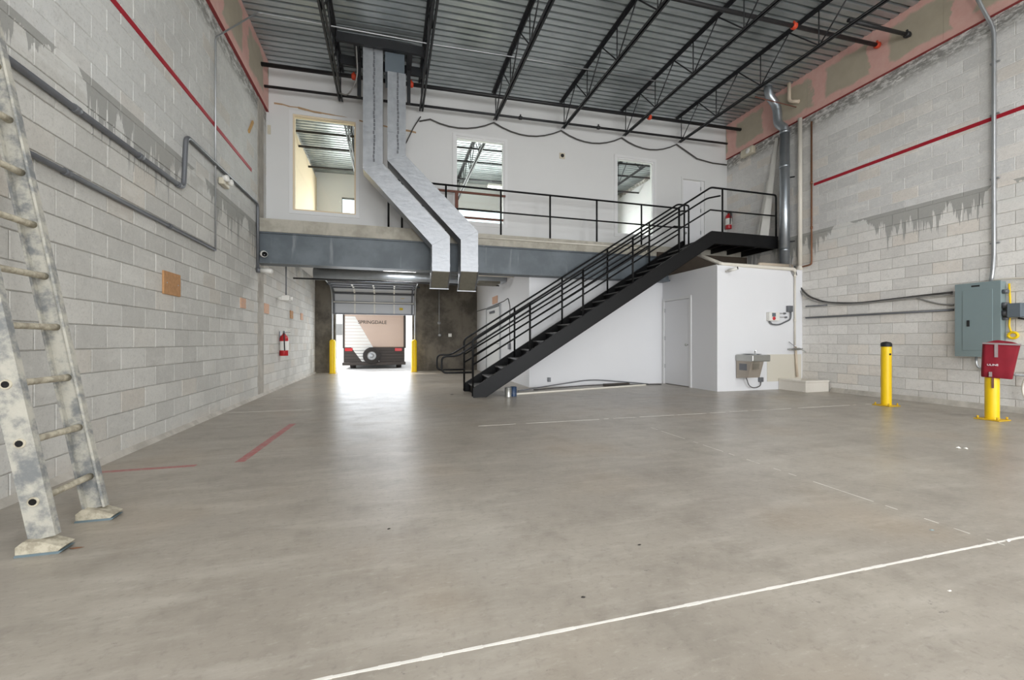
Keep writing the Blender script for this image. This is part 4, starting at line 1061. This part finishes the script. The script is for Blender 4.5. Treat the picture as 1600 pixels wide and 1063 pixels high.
# pipes on top of the boxed-in room
hp = empty('box_top_pipe', (7.6, BY, BZ), label='white pipe along the top edge of the boxed-in room with a slanted end', cat='pipe')
G().tube(bend([(6.7, 8.3, 3.15), (6.82, BY+.02, BZ+.03), (8.75, BY-.03, BZ-.0), (8.78, BY-.035, BZ-.06)], .05), .04, 12).obj('pipe', PVC, hp)
G().tube([(8.78, BY-.035, BZ-.05), (8.78, BY-.035, .98)], .018, 8).obj('riser', PVC, hp)
G().tube([(8.79, BY-.04, .96), (8.82, BY-.06, .27)], .024, 10).obj('lower_riser', PVCB, hp)
for z in (2.55, 1.55): G().tube([(8.78, BY-.035, z-.03), (8.78, BY-.035, z+.03)], .026, 8).obj('coupling', PVC, hp)
ep = empty('elbow_pipe', (8.5, 7.7, 2.8), label='beige elbowed drain pipe lying on the boxed-in room', cat='pipe')
ya_ = BY+.2
xa_ = PY(1186, 408, ya_).x
G().tube(bend([(xa_, ya_, BZ+.02), (xa_, ya_, BZ+.11), (8.95, ya_, BZ+.11)], .06), .05, 12).obj('pipe', PVCB, ep)
p = PY(1136, 423, BY)
bc = empty('security_camera', p, label='white bullet camera high on the boxed-in room wall', cat='camera')
G().tube([(p.x-.03, BY, p.z-.02), (p.x-.02, BY-.09, p.z)], .02, 10).obj('mount', PLASTIC, bc)
G().tube([(p.x-.04, BY-.08, p.z-.02), (p.x+.06, BY-.22, p.z+.02)], .035, 12).obj('body', PLASTIC, bc)
G().tube([(p.x+.058, BY-.217, p.z+.02), (p.x+.07, BY-.232, p.z+.022)], .03, 12).obj('lens', LENS, bc)
# alarm box with flexible conduit
p0, p1 = PY(1197, 488, BY), PY(1213, 502, BY)
ab = empty('alarm_box', ((p0.x+p1.x)/2, BY, p1.z), label='white control box with red button on the boxed-in room', cat='control box')
G().bbox((p0.x, BY-.09, p1.z), (p1.x, BY, p0.z), .01).obj('housing', PLASTIC, ab)
xm = p0.x+.07
G().box((xm, BY-.094, p0.z-.1), (xm+.1, BY-.088, p0.z-.02)).obj('display', PANELD, ab)
G().lathe([(0, -.02), (.035, -.018), (.04, 0)], (xm+.05, BY-.088, p1.z+.055), 1, 14).obj('red_button', TAIL, ab)
jp = PY(1231.5, 483, BY)
jb = empty('junction_box', jp, label='grey junction box with flexible conduit to the control box', cat='junction box')
G().bbox((jp.x-.065, BY-.07, jp.z-.07), (jp.x+.065, BY, jp.z+.07), .008).obj('box', EMTD, jb)
G().tube(bend([(p0.x+.05, BY-.04, p1.z+.0), (p0.x+.1, BY-.05, p1.z-.07), (p0.x+.3, BY-.05, p1.z-.09), (jp.x+.03, BY-.04, p1.z+.04), (jp.x+.03, BY-.04, jp.z-.06)], .12), .016, 8).obj('flexible_conduit', EMTD, jb)
for i, (x, y) in enumerate(((1222, 490), (1224, 496))):
    q = PY(x, y, BY); G().tube([(p1.x, BY-.03, q.z), (q.x+.05, BY-.03, q.z)], .008, 6).obj('wire', CABLEG, jb); G().lathe([(0, -.05), (.02, -.045), (.024, 0)], (q.x+.05, BY, q.z), 1, 10).obj('fitting', EMTD, jb)
# faucet over the mop basin
p = PY(1240, 546, BY-.05)
fa = empty('service_faucet', p, label='chrome service faucet on the wall above the mop basin', cat='faucet')
G().tube([(p.x-.13, BY-.06, p.z), (p.x+.13, BY-.06, p.z)], .022, 10).obj('body', STEEL, fa)
G().tube(bend([(p.x, BY-.06, p.z), (p.x, BY-.2, p.z+.03), (p.x+.06, BY-.3, p.z-.06)], .05), .014, 8).obj('spout', STEEL, fa)
G().tube([(p.x+.02, BY-.12, p.z+.02), (p.x-.1, BY-.02, p.z+.17)], .006, 6).obj('brace', EMTD, fa)
for s in (-1, 1):
    G().tube([(p.x+s*.11, BY-.06, p.z), (p.x+s*.11, BY-.14, p.z)], .018, 10).obj('valve', STEEL, fa)
    G().bar((p.x+s*.11-.045, BY-.14, p.z), (p.x+s*.11+.045, BY-.14, p.z+.02), .014, .012).obj('lever', EMTD, fa)
    G().tube([(p.x+s*.11, BY-.06, p.z), (p.x+s*.11, BY, p.z)], .016, 8).obj('shank', STEEL, fa)
# mop basin
mb = empty('mop_basin', (8.67, 7.15, 0), label='low cream mop basin in the corner of block wall and boxed-in room', cat='basin')
bx0, bx1, by0, by1, bh = 8.34, XR-.06, 6.82, BY-.01, .235
for nm, lo, hi in (('front_wall', (bx0, by0, 0), (bx1, by0+.06, bh)), ('side_wall', (bx0, by0+.06, 0), (bx0+.06, by1, bh)), ('side_wall', (bx1-.06, by0+.06, 0), (bx1, by1, bh)), ('back_wall', (bx0+.06, by1-.06, 0), (bx1-.06, by1, bh)), ('bottom', (bx0+.06, by0+.06, 0), (bx1-.06, by1-.06, .05))):
    G().bbox(lo, hi, .006).obj(nm, BASIN, mb)
for nm, lo, hi in (('cap', (bx0-.015, by0-.015, bh-.03), (bx1+.01, by0+.065, bh+.012)), ('cap', (bx0-.015, by0+.066, bh-.03), (bx0+.065, by1, bh+.012))):
    G().bbox(lo, hi, .008).obj(nm, BASIN, mb)
# drinking fountain
fx0, fx1 = 7.17, 7.545
df = empty('drinking_fountain', ((fx0+fx1)/2, BY-.2, .3), label='stainless wall mounted drinking fountain on the boxed-in room', cat='drinking fountain')
ftz, fbz = .80, .28
G().prism([(BY-.02, fbz), (BY-.32, fbz+.03), (BY-.42, ftz-.16), (BY-.42, ftz-.06), (BY-.02, ftz-.06)], 0, fx0, fx1-.06).obj('cabinet', FTN, df)
tp = G(); tp.bbox((fx0-.015, BY-.46, ftz-.15), (fx1+.085, BY-.005, ftz-.01), .02)
bt = tp.obj('basin_top', STEEL, df)
G().lathe([(.0, .0), (.13, .004), (.16, .02), (.175, .022), (.175, .012)], ((fx0+fx1)/2+.02, BY-.23, ftz-.012), 2, 22).obj('bowl', EMT, bt)
G().tube(bend([(fx1+.02, BY-.12, ftz-.02), (fx1+.02, BY-.12, ftz+.06), (fx1-.04, BY-.2, ftz+.07)], .03), .012, 8).obj('bubbler', STEEL, bt)
for i in range(5): G().box((fx0+.04, BY-.428+.0, .5+.03*i), (fx0+.2, BY-.405, .512+.03*i)).obj('louvre', DUSTY, df)
G().box((fx0-.004, BY-.3, .46), (fx0+.0, BY-.1, .6)).obj('side_grille', EMTD, df)
wire('power_cord', 'grey cord looping below the drinking fountain', [(7.35, BY-.1, fbz+.02), (7.45, BY-.08, .1), (7.62, BY-.07, .05), (7.80, BY-.05, .1), (7.83, BY-.02, .24)], .009, CABLE, rb=.15)
G().bbox((7.77, BY-.05, .18), (7.88, BY, .28), .008).obj('outlet_box', EMTD, label='small outlet box below the cream splash panel', cat='outlet')
# cables and conduits across the right wall
def rp(pts, X): return [PX(x, y, X) for x, y in pts]
wire('wall_cable', 'upper of the two dark cables drooping across the right block wall', [Vector((8.75, BY-.05, 2.76))]+rp([(1247, 445), (1262, 463), (1290, 473), (1340, 474), (1400, 467), (1450, 461), (1488, 457)], XR-.03), .017, CABLE, rb=.2)
wire('wall_cable', 'lower grey cable drooping beside its dark neighbour on the right wall', [Vector((8.6, BY-.06, 2.78))]+rp([(1246, 452), (1268, 471), (1310, 476), (1345, 475), (1420, 466), (1488, 460)], XR-.05), .013, CABLEG, rb=.2)
wire('slack_cable', 'short slack cable sagging into the breaker panel side', rp([(1425, 463), (1445, 470), (1470, 476), (1490, 477)], XR-.03), .013, CABLEG, rb=.2)
G().tube(rp([(1259, 497), (1490, 484.5)], XR-.035), .018, 8).obj('wall_conduit', EMTD, label='long straight conduit running into the breaker panel', cat='conduit')
G().tube(rp([(1259, 479), (1292, 477)], XR-.035), .014, 8).obj('wall_conduit', EMTD, label='short conduit stub above the long one on the right wall', cat='conduit')
rc = empty('riser_conduit', (XR-.05, 4.3, 2.0), label='bright steel conduit rising from the breaker panel to the roof', cat='conduit')
pA = [PX(1548, 443, XR-.07), PX(1549, 425, XR-.07), PX(1553, 400, XR-.04), PX(1553, 45, XR-.04), PX(1540, 22, XR-.1), PX(1526, -5, XR-.18), PX(1522, -20, XR-.2)]
pA = [Vector((v.x, pA[2].y if 0 < i < 4 else v.y, v.z)) for i, v in enumerate(pA)]
G().tube(bend(pA, .15), .026, 10).obj('conduit', EMT, rc)
for z in (2.6, 3.6, 4.6, 5.4): G().bbox((XR-.045, pA[2].y-.06, z-.012), (XR-.012, pA[2].y+.05, z+.012), .003).obj('strap', EMT, rc)
# breaker panel
pn = empty('breaker_panel', (8.96, 4.4, .83), label='large grey green breaker panel on the right block wall', cat='breaker panel')
px0, px1, py0, py1, pz0, pz1 = 8.88, XR-.012, 4.125, 4.67, .83, 2.0
G().bbox((px0+.015, py0+.01, pz0+.01), (px1, py1-.01, pz1-.01), .006).obj('enclosure', PANEL, pn)
G().bbox((px0, py0, pz0), (px0+.014, py1, pz1), .004).obj('cover', PANEL, pn)
dr_ = G().bbox((px0-.006, py0+.09, pz0+.1), (px0+.002, py1-.1, pz1-.12), .003).obj('door', PANEL, pn)
G().bbox((px0-.016, py1-.19, 1.31), (px0-.005, py1-.155, 1.41), .004).obj('latch', RUBBER, dr_)
G().bbox((px0-.003, py0+.24, pz1-.065), (px0+.002, py0+.34, pz1-.04), .002).obj('nameplate', RUBBER, pn)
for z, rr in ((1.83, .035), (1.62, .05), (1.5, .05), (1.42, .025)): G().tube([(8.95, py0+.01, z), (8.95, py0-.05, z)], [rr, rr*.9], 12).obj('conduit_fitting', EMTD, pn)
sb = empty('switch_box', (8.95, 3.95, 1.4), label='small slate box on the wall right of the breaker panel', cat='switch box')
G().bbox((8.86, 3.90, 1.43), (XR-.012, 4.05, 1.64), .012).obj('box', PANELD, sb)
G().bbox((8.85, 3.905, 1.435), (8.862, 4.045, 1.635), .004).obj('cover', PANELD, sb)
G().tube(bend([(8.97, 4.45, pz0+.0), (8.97, 4.45, .66), (8.97, 4.2, .58), (8.97, 3.9, .57)], .1), .016, 8).obj('drain_conduit', EMT, label='steel conduit bending out below the breaker panel', cat='conduit')
ys = empty('yellow_strap', (8.99, 4.0, 1.1), label='yellow strap with a ring hanging beside the breaker panel', cat='strap')
G().tube(bend([(9.0, 4.09, 1.95), (9.0, 4.075, 1.6), (9.0, 4.09, 1.3), (8.985, 4.06, 1.21)], .1), .012, 8).obj('strap', YEL, ys)
G().tube([Vector((8.98, 4.04+.05*math.cos(t), 1.165+.045*math.sin(t))) for t in [i*math.pi/8 for i in range(17)]], .018, 8).obj('ring', YEL, ys)
wire('white_hose', 'white hose curving down to the floor at the right edge', [(8.95, 3.2, .98), (8.93, 3.6, .84), (8.9, 3.86, .6), (8.9, 3.92, .35), (8.86, 3.80, .12), (8.84, 3.74, .014)], .016, PVC, rb=.2)
wire('loose_cable', 'dark cable leaving the switch box toward the right edge', [(8.99, 3.99, 1.42), (8.99, 3.8, 1.37), (8.99, 3.3, 1.28)], .012, CABLE, rb=.15)
wire('head_cable', 'pale cable leaving the panel top toward the right edge', [(8.97, 4.3, 2.02), (8.98, 4.1, 2.03), (8.98, 3.6, 1.98), (8.98, 3.0, 1.96)], .012, PVC, rb=.2)
# bollards
def bollard(x, y, h, label):
    r = empty('bollard', (x, y, 0), label=label, cat='bollard', group='bollards by the right wall')
    po = G().lathe([(.071, .012), (.071, h-.07), (.069, h-.06)], (x, y, 0), 2, 22).obj('post', YEL, r)
    G().lathe([(.075, h-.085), (.075, h-.035), (.058, h-.012), (.0, h)], (x, y, 0), 2, 22).obj('cap', RUBBER, r)
    G().bbox((x-.13, y-.13, 0), (x+.13, y+.13, .014), .004).obj('base_plate', YELD, r)
    for a in (-1, 1):
        for b_ in (-1, 1): G().tube([(x+a*.1, y+b_*.1, .01), (x+a*.1, y+b_*.1, .05)], .012, 6).obj('anchor_bolt', YELD, r)
    return r
b1 = bollard(7.96, 5.08, 1.07, 'yellow bollard with a black cap in front of the right wall')
G().lathe([(0, -.012), (.016, -.01), (.016, 0)], (7.96-.02, 5.08-.068, .86), 1, 10).obj('plug', RUBBER, b1)
b2 = bollard(7.93, 3.77, 1.0, 'yellow bollard wearing a red cloth bag')
G().bar((7.93-.0625, 3.77-.036, .44), (7.93-.0625, 3.77-.036, .60), .03, .022, up=(-.03, .06, 0)).obj('tape_patch', RUST, b2)
bg = empty('cloth_bag', (7.93, 3.77, .5), label='dark red cloth bag pulled over a yellow bollard', cat='bag')
ax = Vector((.43, -.903, 0)); ay = Vector((.903, .43, 0))     # the bag's printed side faces the middle of the hall
def bpnt(u, v, z): return Vector((7.93, 3.77, 0))+ax*u+ay*v+Vector((0, 0, z))
bm = bmesh.new()
rows = [(-.105, .185, .585, .085), (-.105, .19, .64, .10), (-.10, .215, .80, .105), (-.095, .24, .97, .10), (-.09, .255, 1.055, .095)]
ringv = []
for (u0, u1, z, dp_) in rows:
    rg_ = []
    n = 8
    top = z > 1.0
    for side in (-1, 1):
        for i in range(n):
            t = i/(n-1); t = t if side < 0 else 1-t
            u = u0+(u1-u0)*t; wv = math.sin(t*math.pi)*.012+.006*math.sin(t*17+z*9)
            zz = z-.02*t+(.0 if side < 0 else (.05*math.sin(t*math.pi) if top else 0))+(.006*math.sin(u*40) if top else 0)
            rg_.append(bm.verts.new(bpnt(u, side*(dp_+wv), zz)))
    ringv.append(rg_)
for i in range(len(ringv)-1):
    m_ = len(ringv[i])
    for j in range(m_): bm.faces.new((ringv[i][j], ringv[i][(j+1) % m_], ringv[i+1][(j+1) % m_], ringv[i+1][j]))
me = bpy.data.meshes.new('bag_body'); bm.to_mesh(me); bm.free(); me.materials.append(BAG)
for p_ in me.polygons: p_.use_smooth = True
bo = link('bag_body', me, bg)
md = bo.modifiers.new('thick', 'SOLIDIFY'); md.thickness = .008
md = bo.modifiers.new('sub', 'SUBSURF'); md.levels = 2; md.render_levels = 2
yq = -.19
def quadbar(u0, u1, z0, z1, mat, nm, par, v=yq):
    vs = [bpnt(u, vv, z) for vv in (v, v+.012) for u, z in ((u0, z0), (u1, z0), (u1, z1), (u0, z1))]
    return G().add(vs, [(0,1,2,3),(7,6,5,4),(0,4,5,1),(1,5,6,2),(2,6,7,3),(3,7,4,0)]).obj(nm, mat, par)
quadbar(.02, .052, .86, 1.045, BAGTRIM, 'strap', bg, -.122)
quadbar(-.03, .0, .595, .66, BAGTRIM, 'tab', bg, -.122)
for i in range(7):
    t0 = i/7; t1 = (i+1)/7; f = lambda t: bpnt(-.088+.34*t, -(.095+math.sin(t*math.pi)*.014+.008), 1.05-.02*t)
    G().bar(f(t0), f(t1), .01, .022).obj('hem_tape', BAGTRIM, bg)
tx = text('lettering', 'ULINE', .036, INK, bpnt(.005, -.121, .755), (R90, 0, math.atan2(-.903, .43)), bg, 1.05, .004)

# ------------------------------------------------------------------ things on the floor
def can(x, y, m, label):
    r = empty('paint_can', (x, y, 0), label=label, cat='can')
    G().lathe([(0, 0), (.065, .0), (.067, .008), (.065, .012), (.065, .175), (.067, .18), (.06, .185), (.058, .178), (0, .178)], (x, y, 0), 2, 20).obj('body', m, r)
    G().tube(bend([(x-.066, y, .15), (x-.075, y-.03, .08), (x, y-.075, .05), (x+.075, y-.03, .08), (x+.066, y, .15)], .05), .003, 6).obj('bail', EMTD, r)
p = PZ(794, 620.5); can(p.x, p.y, STEEL, 'bare metal paint can under the stair foot')
p = PZ(801, 619.5); can(p.x+.02, p.y+.02, CANB, 'dark blue can beside the metal paint can')
G().bar((2.35, 8.15, .016), (5.95, 9.0, .016), .05, .03).obj('white_batten', PVC, label='long white batten lying on the floor behind the stair', cat='batten')
wire('floor_conduit', 'bowed grey conduit lying along the white wall foot', [(2.6, 8.6, .02), (3.5, 9.05, .06), (4.6, 9.2, .16), (5.3, 9.2, .1), (6.1, 9.1, .02)], .013, EMTD, cat='conduit', rb=.4)
wire('floor_conduit', 'dark conduit lying nearest the white batten', [(3.0, 8.75, .015), (4.6, 9.1, .04), (6.4, 9.0, .015)], .012, CABLE, cat='conduit', rb=.4)
G().bar((4.9, 9.12, .03), (5.6, 9.18, .03), .09, .05).obj('scrap_wood', DARKWOOD, label='dark scrap timber beside the floor conduits', cat='scrap')
G().bbox((3.55, YLW-.05, .12), (3.62, YLW, .22), .006).obj('outlet_plate', EMTD, label='low outlet box on the white wall behind the stair', cat='outlet')
def scrap(x, y, sx, sy, h, mat, nm, label, cat):
    p = PZ(x, y); g = G(); n = 7; vs = []
    for i in range(n):
        a = 2*math.pi*i/n; k = random.uniform(.7, 1.1); vs.append((p.x+sx*k*math.cos(a), p.y+sy*k*math.sin(a), random.uniform(.001, h*.5)))
    vs.append((p.x, p.y, h)); vs.append((p.x, p.y, .0005))
    g.add(vs, [(i, (i+1) % n, n) for i in range(n)]+[((i+1) % n, i, n+1) for i in range(n)]); g.obj(nm, mat, label=label, cat=cat)
scrap(1498, 701, .035, .025, .02, PAPER, 'paper_scrap', 'crumpled white paper on the floor before the right bollards', 'paper')
scrap(1509, 702, .025, .02, .018, PAPER, 'paper_scrap', 'second crumpled paper right beside the larger one', 'paper')
scrap(1456, 829, .02, .008, .006, PANEL, 'foil_scrap', 'thin bluish scrap near the right saw cut joint', 'scrap')
scrap(1575, 846, .014, .012, .012, PAPER, 'paper_scrap', 'small pale crumb where the white joints cross', 'scrap')
scrap(119, 857, .035, .012, .006, LEAF, 'dry_leaf', 'brown dry leaf by the front ladder foot', 'leaf')
scrap(911, 934, .012, .009, .006, DARKLEAF, 'dark_leaf', 'black leaf above the long white floor joint', 'leaf')
scrap(999, 852, .012, .006, .005, DARKLEAF, 'dark_leaf', 'small dark leaf in the middle of the floor', 'leaf')
scrap(608, 827, .012, .009, .006, DARKLEAF, 'dark_leaf', 'dark leaf on the floor left of centre', 'leaf')
scrap(1484, 924, .012, .006, .005, PAPER, 'paper_scrap', 'white sliver below the joint on the right', 'scrap')
scrap(706, 617, .05, .02, .008, DARKLEAF, 'dark_leaf', 'dark leaf on the floor left of the stair foot', 'leaf')
